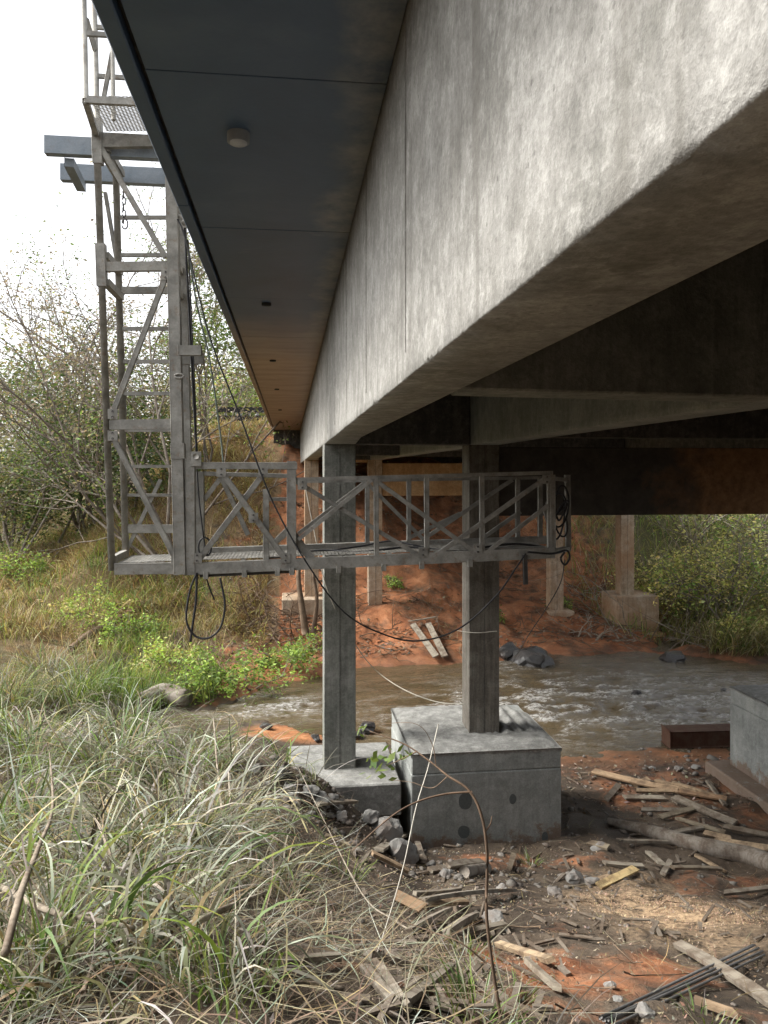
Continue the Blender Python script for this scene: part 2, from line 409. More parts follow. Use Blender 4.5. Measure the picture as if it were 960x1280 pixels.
# ------------------------------------------------------------------ ground and river
def coords(*segs):
    return np.unique(np.round(np.concatenate([np.arange(a, b, s) for a, b, s in segs]), 4))
def grid_faces(nx, ny):
    i, j = np.meshgrid(np.arange(nx - 1), np.arange(ny - 1), indexing='ij')
    a = i * ny + j; return np.stack([a, a + ny, a + ny + 1, a + 1], -1).reshape(-1, 4)
gx = coords((-500, -60, 40), (-60, -20, 2), (-20, -5, .25), (-5, 9, .07), (9, 22, .25), (22, 60, 2), (60, 521, 40))
gy = coords((-300, -20, 30), (-20, 1, .6), (1, 12.6, .07), (12.6, 32, .14), (32, 60, 1), (60, 100, 5), (100, 521, 40))
GX, GY = np.meshgrid(gx, gy, indexing='ij'); X, Y = GX.ravel(), GY.ravel(); Z = H(X, Y)
yn_ = np.interp(X, nsh[:, 0], nsh[:, 1]); yf_ = np.interp(X, fsh[:, 0], fsh[:, 1])
a_ = yn_ - Y; b_ = Y - yf_
def spot(u, v, rx, ry, soft=.5):
    c = G(u, v); r = np.sqrt(((X - c.x) / rx) ** 2 + ((Y - c.y) / ry) ** 2); return 1 - sstep(1 - soft, 1 + soft, r)
red = np.zeros_like(X)
for u, v, rx, ry, s in [(700, 1215, .45, .6, .60), (760, 1190, .7, .8, .42), (660, 1085, 1.1, .4, .38), (900, 1110, .8, .5, .38), (800, 960, 2.2, 1.2, .42), (870, 1000, 1.5, 1.5, .4), (640, 1260, .5, .5, .4), (760, 1280, 1.2, .5, .42)]:
    red = np.maximum(red, s * spot(u, v, rx, ry))
red = np.maximum(red, np.where(b_ > 0, .62 * sstep(-3.5, -.5, X) * (1 - sstep(9, 14, X)), 0))
red = np.maximum(red, np.where((b_ > 0) & (X < -.5), .5 * sstep(24, 27, Y) * sstep(-7, -3, X), 0))
red = np.maximum(red, np.where((b_ > 0) & (X < -4), .42, 0))
wet = np.where(a_ > 0, 1 - sstep(.3, 2.6, a_), np.where(b_ > 0, 1 - sstep(.2, 1.0, b_), 1)) * (.35 + .65 * sstep(.35, .6, fbm(X * 1.2, Y * 1.2, 3, 31)))
wet = np.maximum(wet, .8 * spot(745, 1030, 1.1, .7)); wet = np.maximum(wet, .7 * spot(930, 1010, .9, 1.0))
org = np.maximum(spot(362, 917, .75, .55, .35), .4 * spot(745, 945, .9, .5)); org = np.maximum(org, .5 * spot(900, 945, 1.2, .4))
wet = wet * (1 - .85 * org)
saw = np.maximum(spot(845, 1130, .75, .8, .6), .7 * spot(790, 1105, .4, .5)); saw = np.maximum(saw, .55 * spot(860, 1180, .5, .4))
veg = np.where(b_ > 0, 1 - sstep(-4.5, -1.6, X), 0) * (.35 + .5 * fbm(X * .5, Y * .5, 3, 41)); veg = np.maximum(veg, .75 * sstep(9, 12, X) * (b_ > .6))
veg = np.where((b_ > 0) & (X < -.5) & (X > -8), veg * (1 - .7 * sstep(23, 26, Y)), veg)
dry = np.where((b_ > 0) & (X < -.3) & (X > -12), .95 * sstep(16, 20, Y), 0) + np.where((b_ > 0) & (X >= -.3) & (X < 9), .15 * sstep(20, 22, Y), 0)
ground = np_mesh('ground', np.stack([X, Y, Z], 1), grid_faces(len(gx), len(gy)), M['ground'], smooth=True,
                 attrs=dict(red=red, wet=np.clip(wet, 0, 1), org=org, saw=saw, veg=veg, dry=dry))
tag(ground, 'river bank of red soil, dark mud and litter under the bridge', kind='structure')

wx = coords((-80, -6, 2), (-6, 14, .05), (14, 90, 2)); wy = coords((4, 11, .5), (11, 19, .045), (19, 30, .5))
WX, WY = np.meshgrid(wx, wy, indexing='ij'); wX, wY = WX.ravel(), WY.ravel()
rap = np.exp(-(((wX - 6.6) / 3.0) ** 2 + ((wY - 14.2) / 2.1) ** 2)) + .8 * np.exp(-(((wX + .4) / 1.2) ** 2 + ((wY - 14.6) / .8) ** 2)) \
    + .5 * np.exp(-(((wX - 3.6) / 2.0) ** 2 + ((wY - 13.6) / 1.3) ** 2)) + .5 * np.exp(-(((wX - 5) / .6) ** 2 + ((wY - 17) / .5) ** 2))
rap = np.clip(rap, 0, 1.1)
ps = wX * .35 + wY; q = fbm(wX * 1.1 + 3, wY * 2.2, 4, 51)
rid = 1 - np.abs(2 * fbm(wX * 1.3 + .8 * q, wY * 2.6 + .8 * q, 4, 61) - 1) * 1.6
wz = .035 * (q - .5) + .014 * (fbm(wX * 4, wY * 7, 3, 55) - .5) + rap * (.11 * (rid - .5) + .06 * (fbm(wX * 5, wY * 8, 4, 71) - .5))
foam = np.clip(rap * sstep(.55, .92, rid) * 1.05 + .08 * rap * sstep(.5, .7, q), 0, 1)
wo = np_mesh('river_water', np.stack([wX, wY, wz], 1), grid_faces(len(wx), len(wy)), M['water'], smooth=True, attrs=dict(foam=foam))
tag(wo, 'shallow brown river with white rapids flowing under the bridge', kind='structure')

# ------------------------------------------------------------------ the bridge
ZS, ZB = EYE + 1.587, EYE + .3228          # deck soffit, girder bottom
Y0, Y1 = -6.0, 29.6
bridge = empty('concrete_bridge', (.5, 9, 0))
tag(bridge, 'concrete girder bridge on square columns crossing the river', 'bridge')
def rough_girder(name, x0, x1, flare, mat):
    ys = np.unique(np.concatenate([np.arange(Y0, .6, .2), np.arange(.6, 5, .025), np.arange(5, Y1, .09), [Y1]])); n = len(ys)
    def nz(k, s=9.): return np.array([mnoise.noise((y * s, k * 7.7, .3)) for y in ys])
    w0 = np.full(n, x1)
    for yc in (9.1, 20.6): w0 = np.maximum(w0, x1 + flare * (1 - np.clip(np.abs(ys - yc) - .35, 0, 1.6) / 1.6))
    chip = np.clip((np.abs(nz(1, 6.)) - .27) * .07 + (np.abs(nz(4, 17.)) - .36) * .06, 0, .024)
    chipb = chip * (.6 + nz(5, 24.))
    ring = [(np.full(n, x0), np.full(n, ZS + .02)), (np.full(n, x0), np.full(n, ZB + .45)), (np.full(n, x0) + nz(9, 2) * .003, np.full(n, ZB + .05)),
            (np.full(n, x0) + nz(2, 3) * .003, ZB + .004 + chip), (x0 + .004 + np.abs(chipb), ZB + nz(6, 5) * .002),
            ((x0 + w0) / 2, np.full(n, ZB) + nz(7, 2) * .003), (w0 - .012, np.full(n, ZB)), (w0, np.full(n, ZB + .012)), (w0, np.full(n, ZS + .02))]
    V = np.stack([np.stack([r[0], ys, r[1]], 1) for r in ring], 1)      # n, 9, 3
    m = V.shape[1]; V = V.reshape(-1, 3)
    i = np.arange(n - 1)[:, None] * m; k = np.arange(m)[None, :]; k2 = (k + 1) % m
    Fc = np.stack([i + k, i + m + k, i + m + k2, i + k2], -1).reshape(-1, 4)
    caps = [[0, 1, 2, 8], [2, 3, 4, 8], [4, 5, 6, 8], [6, 7, 8, 4]][:3]
    caps = np.array(caps); Fc = np.vstack([Fc, caps, caps + (n - 1) * m])
    return np_mesh(name, V, Fc, mat, bridge)
g1 = rough_girder('girder', .398, .67, .09, M['girder']); tag(g1, 'pale outer girder face streaked and pitted')
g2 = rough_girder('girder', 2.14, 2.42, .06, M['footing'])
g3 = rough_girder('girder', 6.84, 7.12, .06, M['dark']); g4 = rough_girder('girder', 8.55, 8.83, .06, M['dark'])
# formwork joints of the outer girder: thin raised fins of mortar
for y in (1.27, 2.62, 4.0, 5.4, 6.8, 8.15, 9.5, 10.9, 12.3, 13.7, 15.1, 16.5, 17.9, 19.3):
    box('form_joint', .3955, .399, y - .0022, y + .0022, ZB + (.62 if y < 2 else .09), ZS - .012, M['dark'] if y < 2 else M['girder'], bridge)
# deck: slab, soffit panels, edge strip, parapet
deck = box('deck_slab', -.66, 9.5, Y0, Y1, ZS + .05, ZS + .26, M['dark'], bridge)
prev = Y0
for y in [-4.95, -2.93, -.9, 1.12, 3.12, 5.08, 7.1, 9.12, 11.1, 13.1, 15.1, 17.1, 19.1, 21.1, 23.1, 25.1, 27.1, Y1]:
    dz = random.uniform(-.0015, .0015)
    box('soffit_panel', -.565, .396, prev + .003, y - .003, ZS + dz, ZS + .049, M['soffit'], bridge, .002)
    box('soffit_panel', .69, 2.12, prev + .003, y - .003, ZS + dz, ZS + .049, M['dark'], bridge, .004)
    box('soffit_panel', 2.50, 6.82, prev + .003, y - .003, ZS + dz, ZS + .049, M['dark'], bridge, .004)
    prev = y
for y in np.arange(Y0, Y1 - .1, 3.55):
    box('edge_strip', -.66, -.592, y + .003, min(y + 3.547, Y1), ZS - .012, ZS + .049, M['soffit'], bridge, .006)
box('parapet', -.655, -.40, Y0, Y1, ZS + .262, ZS + 1.36, M['girder'], bridge, .02)
box('parapet', 9.3, 9.495, Y0, Y1, ZS + .262, ZS + 1.36, M['girder'], bridge, .02)
# drains in the overhang
for i, (u, v) in enumerate([(298, 160), (333, 379), (341, 450), (346, 486), (350, 512), (352, 528)]):
    p = PZ(u, v + (6 if i == 0 else 0), ZS)
    V, Fc = tube_arr([(p.x, p.y, ZS + .04), (p.x, p.y, ZS - (.045 if i == 0 else .02))], .052 if i == 0 else .045, 16)
    d = np_mesh('drain_pipe', V, Fc, M['pvc'] if i == 0 else M['hole'], bridge)
    if i == 0:
        V, Fc = tube_arr([(p.x, p.y, ZS + .02), (p.x, p.y, ZS - .052)], .040, 16)
        tag(np_mesh('drain_mouth', V, Fc, plain('pale_drain_mouth', (.36, .37, .38)), d), 'pale round mouth of drain')
# diaphragms between girders
def diaphragm(x0, y0, x1, y1, th, z0, z1, mat):
    bm = bmesh.new(); vs = []
    for z in (z0, z1):
        vs.append([bm.verts.new(c) for c in ((x0, y0, z), (x1, y1, z), (x1, y1 + th, z), (x0, y0 + th, z))])
    bm.faces.new(vs[0]); bm.faces.new(vs[1][::-1])
    for k in range(4): bm.faces.new([vs[0][k], vs[0][(k + 1) % 4], vs[1][(k + 1) % 4], vs[1][k]])
    bmesh.ops.bevel(bm, geom=list(bm.edges), offset=.008, segments=1, affect='EDGES')
    return bm_obj('diaphragm', bm, mat, bridge)
for yy, th, xs in ((2.96, .26, .15), (8.95, .3, .0), (14.8, .26, .1), (20.45, .3, 0)):
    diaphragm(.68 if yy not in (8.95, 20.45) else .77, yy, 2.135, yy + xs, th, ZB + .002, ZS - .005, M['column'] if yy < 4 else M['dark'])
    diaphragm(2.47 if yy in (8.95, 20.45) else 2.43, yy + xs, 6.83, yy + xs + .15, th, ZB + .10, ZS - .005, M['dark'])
# pier columns, tie caps, footings
CW = .37
def column(x0, y0, z0, z1, mat, label=None):
    bm = box_bm(x0, x0 + CW, y0, y0 + CW, z0, z1, .008)
    c = bm_obj('column', bm, mat, bridge)
    if label: tag(c, label)
    # board-mark joint in the middle of the front face
    box('form_joint', x0 + CW * .5 - .003, x0 + CW * .5 + .003, y0 - .003, y0 + .01, z0 + .02, z1 - .02, M['dark'], c)
    return c
cz = EYE - 3.45
column(.395, 8.92, cz - .05, ZB + .001, M['column'], 'nearer column at the outer girder, standing on a low slab')
column(2.115, 8.93, 1.22, ZB + .001, M['column_brown'], 'column on the tall concrete block footing')
column(6.95, 8.95, 1.2, ZB + .09, M['column'])
column(.395, 20.45, .9, ZB + .001, M['column_far']); column(2.10, 20.45, .4, ZB + .001, M['column_far'])
f705 = W(690, 765, 20.9); f780 = W(774, 742, 20.75)
column(f705.x, 20.3, .2, ZB - .5, M['column_far'], 'ochre column rising from the red bank'); column(f780.x, 19.7, .8, ZB - .5, M['column_far'], 'ochre column with pale paint smears on a square block')
# transverse tie beams
k = NB('tie_beam_painted_light'); tx = k.sep(k.P)[0]
rm_ = k.ramp(k.math('ADD', k.math('MULTIPLY', tx, .1), k.math('MULTIPLY', k.noise(k.P, 1.4, 5, .7), .25)), [(.58, 0.), (.66, 1.)])  # brown right end: light from the bridge's open side, painted into the colour
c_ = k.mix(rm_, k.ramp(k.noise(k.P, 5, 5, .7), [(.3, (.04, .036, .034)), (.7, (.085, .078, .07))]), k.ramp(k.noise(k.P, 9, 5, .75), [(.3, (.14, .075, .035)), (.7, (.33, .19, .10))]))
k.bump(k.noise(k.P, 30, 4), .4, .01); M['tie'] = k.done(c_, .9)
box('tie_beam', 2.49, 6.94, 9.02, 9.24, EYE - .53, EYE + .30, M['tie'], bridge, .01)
box('tie_beam', 7.33, 8.9, 9.02, 9.24, EYE - .53, EYE + .30, M['cap_far'], bridge, .01)
box('tie_beam', 2.48, f705.x - .01, 20.52, 20.76, EYE - .64, EYE + .24, M['cap_far'], bridge, .01)
box('tie_beam', 1.55, 2.09, 20.52, 20.76, EYE + .26, EYE + .42, M['cap_far'], bridge, .01)
box('abutment_wall', -.60, 9.4, Y1 - .3, Y1 + .5, 4.3, ZS + .04, M['dark'], bridge, .01)
box('abutment_wall', -.60, 9.4, Y0 - .4, Y0 + .1, 2.5, ZS + .04, M['dark'], bridge, .01)

def block_footing(x0, x1, y0, y1, z0, z1, rough=True, label=None):
    zt = z1 - .02; jz = z1 - .235
    lower = bm_obj('footing', box_bm(x0, x1, y0, y1, z0, jz - .004, .012), M['footing'], bridge)
    if label: tag(lower, label)
    bm_obj('upper_pour', box_bm(x0 + .004, x1 - .004, y0 + .004, y1 - .004, jz - .003, zt, .012), M['footing'], lower)
    # trowelled mortar bed on top with a rough, crumbling rim
    n = 56; xs = np.linspace(x0 - .004, x1 + .004, n); ys = np.linspace(y0 - .004, y1 + .004, n)
    AX, AY = np.meshgrid(xs, ys, indexing='ij'); e = np.minimum(np.minimum(AX - x0, x1 - AX), np.minimum(AY - y0, y1 - AY))
    AZ = zt + .012 + .03 * sstep(0, .08, e) + .045 * (fbm(AX * 7, AY * 7, 5, 81) - .5) * sstep(-.02, .12, e)
    AZ += .02 * np.sin(AX * 42) * sstep(.05, .2, e) * (AX > x1 - .65) * (AY > y0 + .5)
    AZ -= .07 * sstep(x1 - .45, x1, AX) * sstep(y1 - .5, y1, AY)
    V = np.stack([AX.ravel(), AY.ravel(), AZ.ravel()], 1); Fc = grid_faces(n, n)
    edge = [i * n for i in range(n)] + [(n - 1) * n + j for j in range(1, n)] + [i * n + n - 1 for i in range(n - 2, -1, -1)] + [j for j in range(n - 2, 0, -1)]
    base = len(V); low = V[edge].copy(); low[:, 2] = zt - .012 - .03 * np.abs([mnoise.noise((p[0] * 9, p[1] * 9, 1)) for p in low])
    V = np.vstack([V, low]); L = len(edge)
    sk = np.array([[edge[k], edge[(k + 1) % L], base + (k + 1) % L, base + k] for k in range(L)])
    np_mesh('mortar_bed', V, np.vstack([Fc, sk]), M['mortar'], lower, smooth=True)
    return lower
p0 = PZ(513, 940, EYE - 3.12); p1 = PZ(704, 936, EYE - 3.12)
fx0, fx1, fy0 = p0.x, p1.x, (p0.y + p1.y) / 2
ft = block_footing(fx0, fx1, fy0, fy0 + 1.68, -.15, EYE - 3.12, label='tall square concrete footing with dark round plugs')
def blob(cx, cz_, rx, rz, y, parent, seed):
    bm = bmesh.new(); vs = []
    for k in range(22):
        a = k / 22 * 2 * math.pi; r = 1 + .13 * mnoise.noise((math.cos(a) * 1.1 + seed * 5 + .3, math.sin(a) * 1.1 + .2, seed + .5))
        vs.append((cx + rx * r * math.cos(a), cz_ + rz * r * math.sin(a)))
    top = [bm.verts.new((x, y, z)) for x, z in vs]; bot = [bm.verts.new((x, y + .012, z)) for x, z in vs]
    bm.faces.new(top)
    for k in range(22): bm.faces.new([top[k], top[(k + 1) % 22], bot[(k + 1) % 22], bot[k]])
    return bm_obj('mortar_plug', bm, M['patch'], parent)
for i, (u, v, rx, rz) in enumerate([(582, 1002, 9, 11), (580, 1040, 7.5, 8.5), (641, 999, 4.5, 6.5), (681, 1046, 4, 7)]):
    p = PY(u, v, fy0); s = p.y / 960; blob(p.x, p.z, rx * s, rz * s, fy0 - .0025, ft, i)
block_footing(6.28, 8.0, fy0 + .1, fy0 + 1.95, -.15, EYE - 3.07, label='concrete footing at the right edge of the picture')
box('blinding_slab', 5.98, 8.2, fy0 - .1, fy0 + 2.1, -.05, .21, M['footing'], bridge, .02)
# low slab under the outer column
s0 = PZ(360, 985, cz); s1 = PZ(488, 980, cz)
box('footing', s0.x, 1.23, s0.y - .02, 9.75, cz - .36, cz, M['mortar'], bridge, .015)
box('footing', s0.x + .12, 1.15, s0.y + .1, 9.65, -.1, cz - .362, M['footing'], bridge, .015)
box('footing', f780.x - .22, f780.x + .93, 19.4, 20.5, -.1, EYE - 3.3, M['column_far'], bridge, .02)
box('blinding_slab', f780.x - .1, f780.x + 1.0, 19.2, 20.6, -.1, .14, M['cap_far'], bridge, .01)
box('footing', f705.x - .12, f705.x + .60, 20.05, 20.9, -.1, .62, M['column_far'], bridge, .03)
box('footing', -.2, 1.0, 20.0, 21.2, .2, EYE - 3.3, M['column_far'], bridge, .02)

# ------------------------------------------------------------------ the suspended access platform
yF, yB = 7.35, 8.0
plat = empty('access_platform', PY(185, 712, yF))
tag(plat, 'grey steel hanging tower and caged walkway slung under the bridge', 'platform')
ST_ = M['steel']
def FP(u, v): return PY(u, v, yF)
def BP(u, v): return PY(u, v, yB)
def back(p, dy=yB - yF): return p + Vector((0, dy, 0))
def fbar(name, a, b, wpx, h=.05, plane=FP, mat=None, par=plat, off=0):
    fbar.k = (getattr(fbar, 'k', 0) + 1) % 9; h = h + .0016 * fbar.k
    p, q = plane(*a), plane(*b); o = Vector((0, off, 0))
    if name in ('diagonal_brace', 'rail_post', 'top_rail', 'ladder_rung', 'top_chord'): wpx *= .85
    return bar(name, p + o, q + o, wpx * p.y / 960, h, mat or ST_, par)
def ftube(name, a, b, rpx, plane=FP, par=plat):
    p, q = plane(*a), plane(*b); return tube(name, [p, q], rpx * p.y / 960, ST_, par, 10)
# tower
ftube('tower_post', (120, 150), (140, 713), 4.2); ftube('tower_post', (145, 215), (157, 692), 4.0, BP)
tp = fbar('tower_post', (213.5, 165), (225.5, 717), 13, .10)
fbar('tower_post', (224, 170), (236, 690), 11, .09, BP)
fbar('post_collar', (222.6, 555), (223.2, 573), 15.5, .115, par=tp)
for (v0, v1, u0) in ((150, 205, 121), (306, 358, 126)): fbar('post_sleeve', (u0, v0), (u0 + 1.8, v1), 10.5, .075)
for u0, u1, v, t in ((126, 194, 179, 11), (131, 209, 334, 10), (138, 217, 531, 11), (144, 221, 711, 13)):
    fbar('cross_rail', (u0, v), (u1, v - 1), t, .05)
for v, t in ((272, 4), (319, 4), (363, 9), (411, 4), (452, 4), (492, 4), (536, 8), (583, 3.2), (619, 3.2), (661, 11)):
    fbar('ladder_rung', (147 + (v - 240) * .02, v), (221 + (v - 170) * .023, v), t, .03, BP)
for (u, v) in ((133, 184), (131, 193), (131, 318), (132, 352), (139, 700)):
    p = FP(u, v); q = back(p); bar('spacer_tube', p + Vector((0, .02, 0)), q, .06, .06, ST_, plat, (0, 0, 1))
    p = FP(219 if v > 600 else 214, v); bar('spacer_tube', p + Vector((0, .055, 0)), back(p), .06, .06, ST_, plat, (0, 0, 1))
for a, b in (((210, 340), (139, 523)), ((139, 541), (224, 706)), ((127, 186), (207, 322))):
    fbar('diagonal_brace', a, b, 6.5, .03, off=-.015)
for a, b in (((155, 520), (150, 375)), ((131, 240), (146, 330)), ((157, 690), (200, 600))):
    fbar('diagonal_brace', a, b, 4, .025, BP, off=.02)
# brackets half-way up the tower
fbar('bracket', (224, 439), (252, 439), 11, .06, off=-.03); fbar('bracket', (228, 456), (258, 455), 9, .06, BP, off=-.3)
def torus_bm(c, R, r, ax='y', sq=1.0, seg=14, sides=6):
    pts = []
    for k in range(seg + 1):
        a = k / seg * 2 * math.pi
        pts.append(Vector(c) + (Vector((R * math.cos(a), 0, R * sq * math.sin(a))) if ax == 'y' else Vector((0, R * math.cos(a), R * sq * math.sin(a)))))
    return pts
tube('shackle', torus_bm(FP(225, 471) + Vector((0, -.06, 0)), .042, .008, 'y', .45), .010, ST_, plat, 6)
# pivot plates
pv = FP(246, 572) + Vector((0, -.05, 0))
pl = bar('pivot_plate', pv + Vector((0, 0, -.08)), pv + Vector((0, 0, .05)), .085, .02, ST_, plat)
V, Fc = tube_arr([pv + Vector((0, -.03, .01)), pv + Vector((0, .02, .01))], .028, 10); np_mesh('bolt', V, Fc, ST_, pl)
# walkway: first bay
fbar('frame_post', (238, 577), (238.5, 716), 10.5, .075); fbar('frame_post', (364.5, 577), (364.5, 706), 10.5, .06)
fbar('frame_post', (249, 590), (249.5, 692), 11, .06, BP); fbar('frame_post', (362, 592), (362, 690), 6, .05, BP)
fbar('top_chord', (244, 582), (371, 582.5), 9, .06); fbar('top_chord', (250, 592), (366, 595), 5, .05, BP)
fbar('mid_rail', (330, 624), (366, 624), 3.5, .03, BP)
for a, b, o in (((274, 586), (359, 702), -.01), ((331, 590), (246, 703), .022)):
    fbar('diagonal_brace', a, b, 7.2, .03, off=o)
for a, b in (((255, 625), (280, 592)), ((330, 690), (366, 660)), ((276, 596), (310, 668)), ((336, 685), (366, 655))): fbar('diagonal_brace', a, b, 5.5, .03, BP)
fbar('strut', (332.5, 612), (332.5, 702), 6.5, .04, off=.04)
# bottom chords, floor joists, floor mesh
def chv(u): return 711 - (u - 240) * (711 - 690) / (700 - 240)
fbar('bottom_chord', (231, chv(231)), (692, chv(692)), 13, .06)
fbar('bottom_chord', (238, chv(231) - 21), (690, chv(690) - 16), 9, .06, BP)
fbar('under_angle', (250, 719), (368, 713.5), 5, .05, off=.05, mat=M['rebar'])
for u in (258, 306, 347, 365, 423, 479, 526, 586):
    fbar('hanger_stub', (u, chv(u) + 4), (u, chv(u) + 12), 5, .03, off=-.045)
for k, u in enumerate((300, 365, 430, 495, 560, 625, 680)):
    p = FP(u, chv(u) + 1); bar('floor_joist', p + Vector((0, .03, 0)), back(p), .04, .03, ST_, plat, (0, 0, 1))
def mesh_floor(name, A, Bv, Cv, pitch, parent, wdt=.007):
    A = Vector(A); e1 = Vector(Bv) - A; e2 = Vector(Cv) - A; L1, L2 = e1.length, e2.length; e1.normalize(); e2.normalize(); n = e1.cross(e2)
    bm = bmesh.new()
    for sgn in (1, -1):
        k = -int(L2 / pitch) * 3
        while k * pitch < L1 + L2 * 3:
            pts = []
            x0 = k * pitch; sl_ = 2.2 * sgn                     # diamonds longer along the walkway
            for t in (0, L2):
                pts.append((x0 + sl_ * (t if sgn > 0 else t), t))
            (xa, ta), (xb, tb) = pts
            def clip(x): return None
            if xb != xa:
                f0 = max(0, min(1, (0 - xa) / (xb - xa))); f1 = max(0, min(1, (L1 - xa) / (xb - xa)))
                if f0 > f1: f0, f1 = f1, f0
                if f1 - f0 > .02:
                    P = A + e1 * (xa + (xb - xa) * f0) + e2 * (L2 * f0); Q = A + e1 * (xa + (xb - xa) * f1) + e2 * (L2 * f1)
                    bar_bm(P, Q, wdt, .004, n, bm=bm)
            k += 1
    return tag(bm_obj(name, bm, ST_, parent), kind='stuff')
a = FP(146, 704); b = FP(684, chv(684) - 7); mesh_floor('floor_mesh', a + Vector((0, .02, 0)), b + Vector((0, .02, 0)), back(a), .07, plat)
# railings of the long bay
fbar('top_rail', (369, 599.5), (690, 591), 4.5, .03); fbar('top_rail', (368, 602), (684, 597), 3.5, .03, BP)
for u in (470, 533, 602, 687): fbar('rail_post', (u, 593 if u > 650 else 595), (u + .5, chv(u) - 4), 6.3 if u != 687 else 7.5, .035)
for u in (459, 511, 647, 675): fbar('rail_post', (u, 596), (u, chv(u) - 14), 5.5, .03, BP)
for a, b, w_ in (((372, 603), (528, 697), 5.2), ((373, 674), (464, 600), 4.5), ((474, 604), (596, 692), 5.2), ((540, 697), (684, 596), 5.2), ((608, 690), (684, 632), 4.5)):
    fbar('diagonal_brace', a, b, w_, .025, off=random.choice((-.012, .014)))
for a, b in (((373, 667), (459, 601)), ((461, 606), (530, 675)), ((535, 670), (640, 600)), ((585, 685), (650, 640)), ((512, 672), (575, 642))):
    fbar('diagonal_brace', a, b, 4.2, .025, BP)
fbar('gusset', (366, 668), (392, 703), 9, .012, off=.03)
for u, v in ((247, 697), (357, 697), (277, 590), (329, 590), (317, 647), (528, 690), (378, 606), (682, 599), (596, 686), (142, 545), (208, 345), (221, 700), (142, 518)):
    p = FP(u, v) + Vector((0, -.036, 0)); gp = bar('gusset', p + Vector((0, 0, -.045)), p + Vector((0, 0, .045)), .085, .008, ST_, plat, (0, 1, 0), .002)
    for dz_ in (-.025, .025):
        V, Fc = tube_arr([p + Vector((0, -.014, dz_)), p + Vector((0, -.002, dz_))], .010, 6); np_mesh('bolt', V, Fc, M['rebar'], gp)
# end frame of the walkway
for u in (690, 709): fbar('end_post', (u, 594), (u + 1, chv(u) - 2), 6, .04, BP if u > 700 else FP)
p, q = FP(690, 598), BP(709, 600); bar('end_rail', p, q, .03, .03, ST_, plat, (0, 0, 1))
p, q = FP(690, 690), BP(709, 686); bar('end_rail', p, q, .07, .04, ST_, plat, (0, 0, 1))
fbar('diagonal_brace', (693, 640), (706, 680), 4, .025, off=.3); fbar('diagonal_brace', (695, 640), (705, 600), 4, .025, off=.3)
# upper cage over the parapet
yC = 6.65
def CP(u, v): return PY(u, v, yC)
def upto(p, z): return Vector((p.x, p.y, z))
zt = 9.2
p = CP(107, 124); tube('cage_post', [p, p + Vector((-.035, 0, zt - p.z))], .026, ST_, plat, 8)
p2 = FP(121, 150); tube('cage_post', [p2, p2 + Vector((-.04, 0, zt - p2.z))], .03, ST_, plat, 8)
p3 = PY(142, 150, 7.0); tube('cage_post', [p3, p3 + Vector((-.03, 0, zt - p3.z))], .02, ST_, plat, 8)
zc = CP(110, 125).z
bar('cage_sill', CP(107, 125), CP(190, 129), .05, .04, ST_, plat); bar('cage_sill', CP(107, 126), Vector((FP(121, 168).x, yF, zc)), .05, .04, ST_, plat, (0, 0, 1))
bar('cage_sill', Vector((FP(121, 168).x, yF, zc)), Vector((FP(195, 168).x, yF, zc)), .05, .04, ST_, plat)
a = CP(109, 124); mesh_floor('cage_floor_mesh', a + Vector((0, .01, .03)), CP(200, 124) + Vector((0, .01, .03)), a + Vector((0, .68, .03)), .06, plat, .006)
for z in (8.05, 8.5, 8.95):
    bar('cage_rail', (CP(107, 124).x - .015, yC, z), (CP(190, 124).x, yC, z), .03, .03, ST_, plat)
    bar('cage_rail', (p2.x - .02, yF, z), (p2.x + .8, yF, z), .03, .03, ST_, plat)
bar('diagonal_brace', CP(108, 25), PY(119, 62, 7.2), .035, .02, ST_, plat); bar('diagonal_brace', PY(141, 62, 7.0), PY(130, 120, 7.0), .03, .02, ST_, plat)
# two channel beams lying over the parapet carry the tower
zb = ZS + 1.362
def channel(x0, x1, y, h, b, t):
    bm = bmesh.new()
    for (za, zb_, ya, yb_) in ((0, h, 0, t), (0, t, t + .0004, b), (h - t, h, t + .0004, b)):
        c = bmesh.ops.create_cube(bm, size=1)
        for v in c['verts']:
            v.co = Vector(((x0 + x1) / 2 + v.co.x * (x1 - x0), y + (ya + yb_) / 2 + v.co.y * (yb_ - ya), zb + (za + zb_) / 2 + v.co.z * (zb_ - za)))
    return bm_obj('outrigger_beam', bm, M['steel_blue'], plat)
channel(PY(55, 185, 7.42).x, 2.6, 7.42, .165, .09, .012); channel(PY(75, 217, 8.08).x, 2.6, 8.08, .165, .09, .012)
p = PY(86, 200, 7.5); q = PY(100, 217, 8.1); bar('outrigger_tie', (p.x, 7.51, zb - .045), (q.x, 8.16, zb - .045), .085, .085, M['steel_blue'], plat, (0, 0, 1))

# ------------------------------------------------------------------ cables and ropes
def cable(name, px, r, mat, label, cat='cable', group=None, sides=6, n=10):
    pts = smooth_path([W(*p) for p in px], n); o = tube(name, pts, r, mat, None, sides); return tag(o, label, cat, group)
cable('cable', [(222, 274, 7.1), (232, 300, 7.08), (262, 420, 7.05), (300, 520, 7.05), (340, 625, 7.05), (385, 706, 7.02), (430, 765, 7.1), (480, 793, 7.2), (525, 801, 7.25), (575, 785, 7.3), (620, 745, 7.35), (645, 710, 7.4), (657, 692, 7.42)],
      .008, M['cable'], 'long black cable swooping from the tower across both columns')
cable('cable', [(231, 285, 7.35), (236, 380, 7.35), (241, 480, 7.36), (246, 568, 7.4)], .013, M['cable'], 'thick black cable hanging straight down beside the tower post')
cable('cable', [(235, 300, 7.45), (239, 390, 7.45), (244, 500, 7.45), (247, 600, 7.5), (253, 660, 7.5), (259, 700, 7.5)], .008, M['cable'], 'thin black cable running down behind the tower bracket')
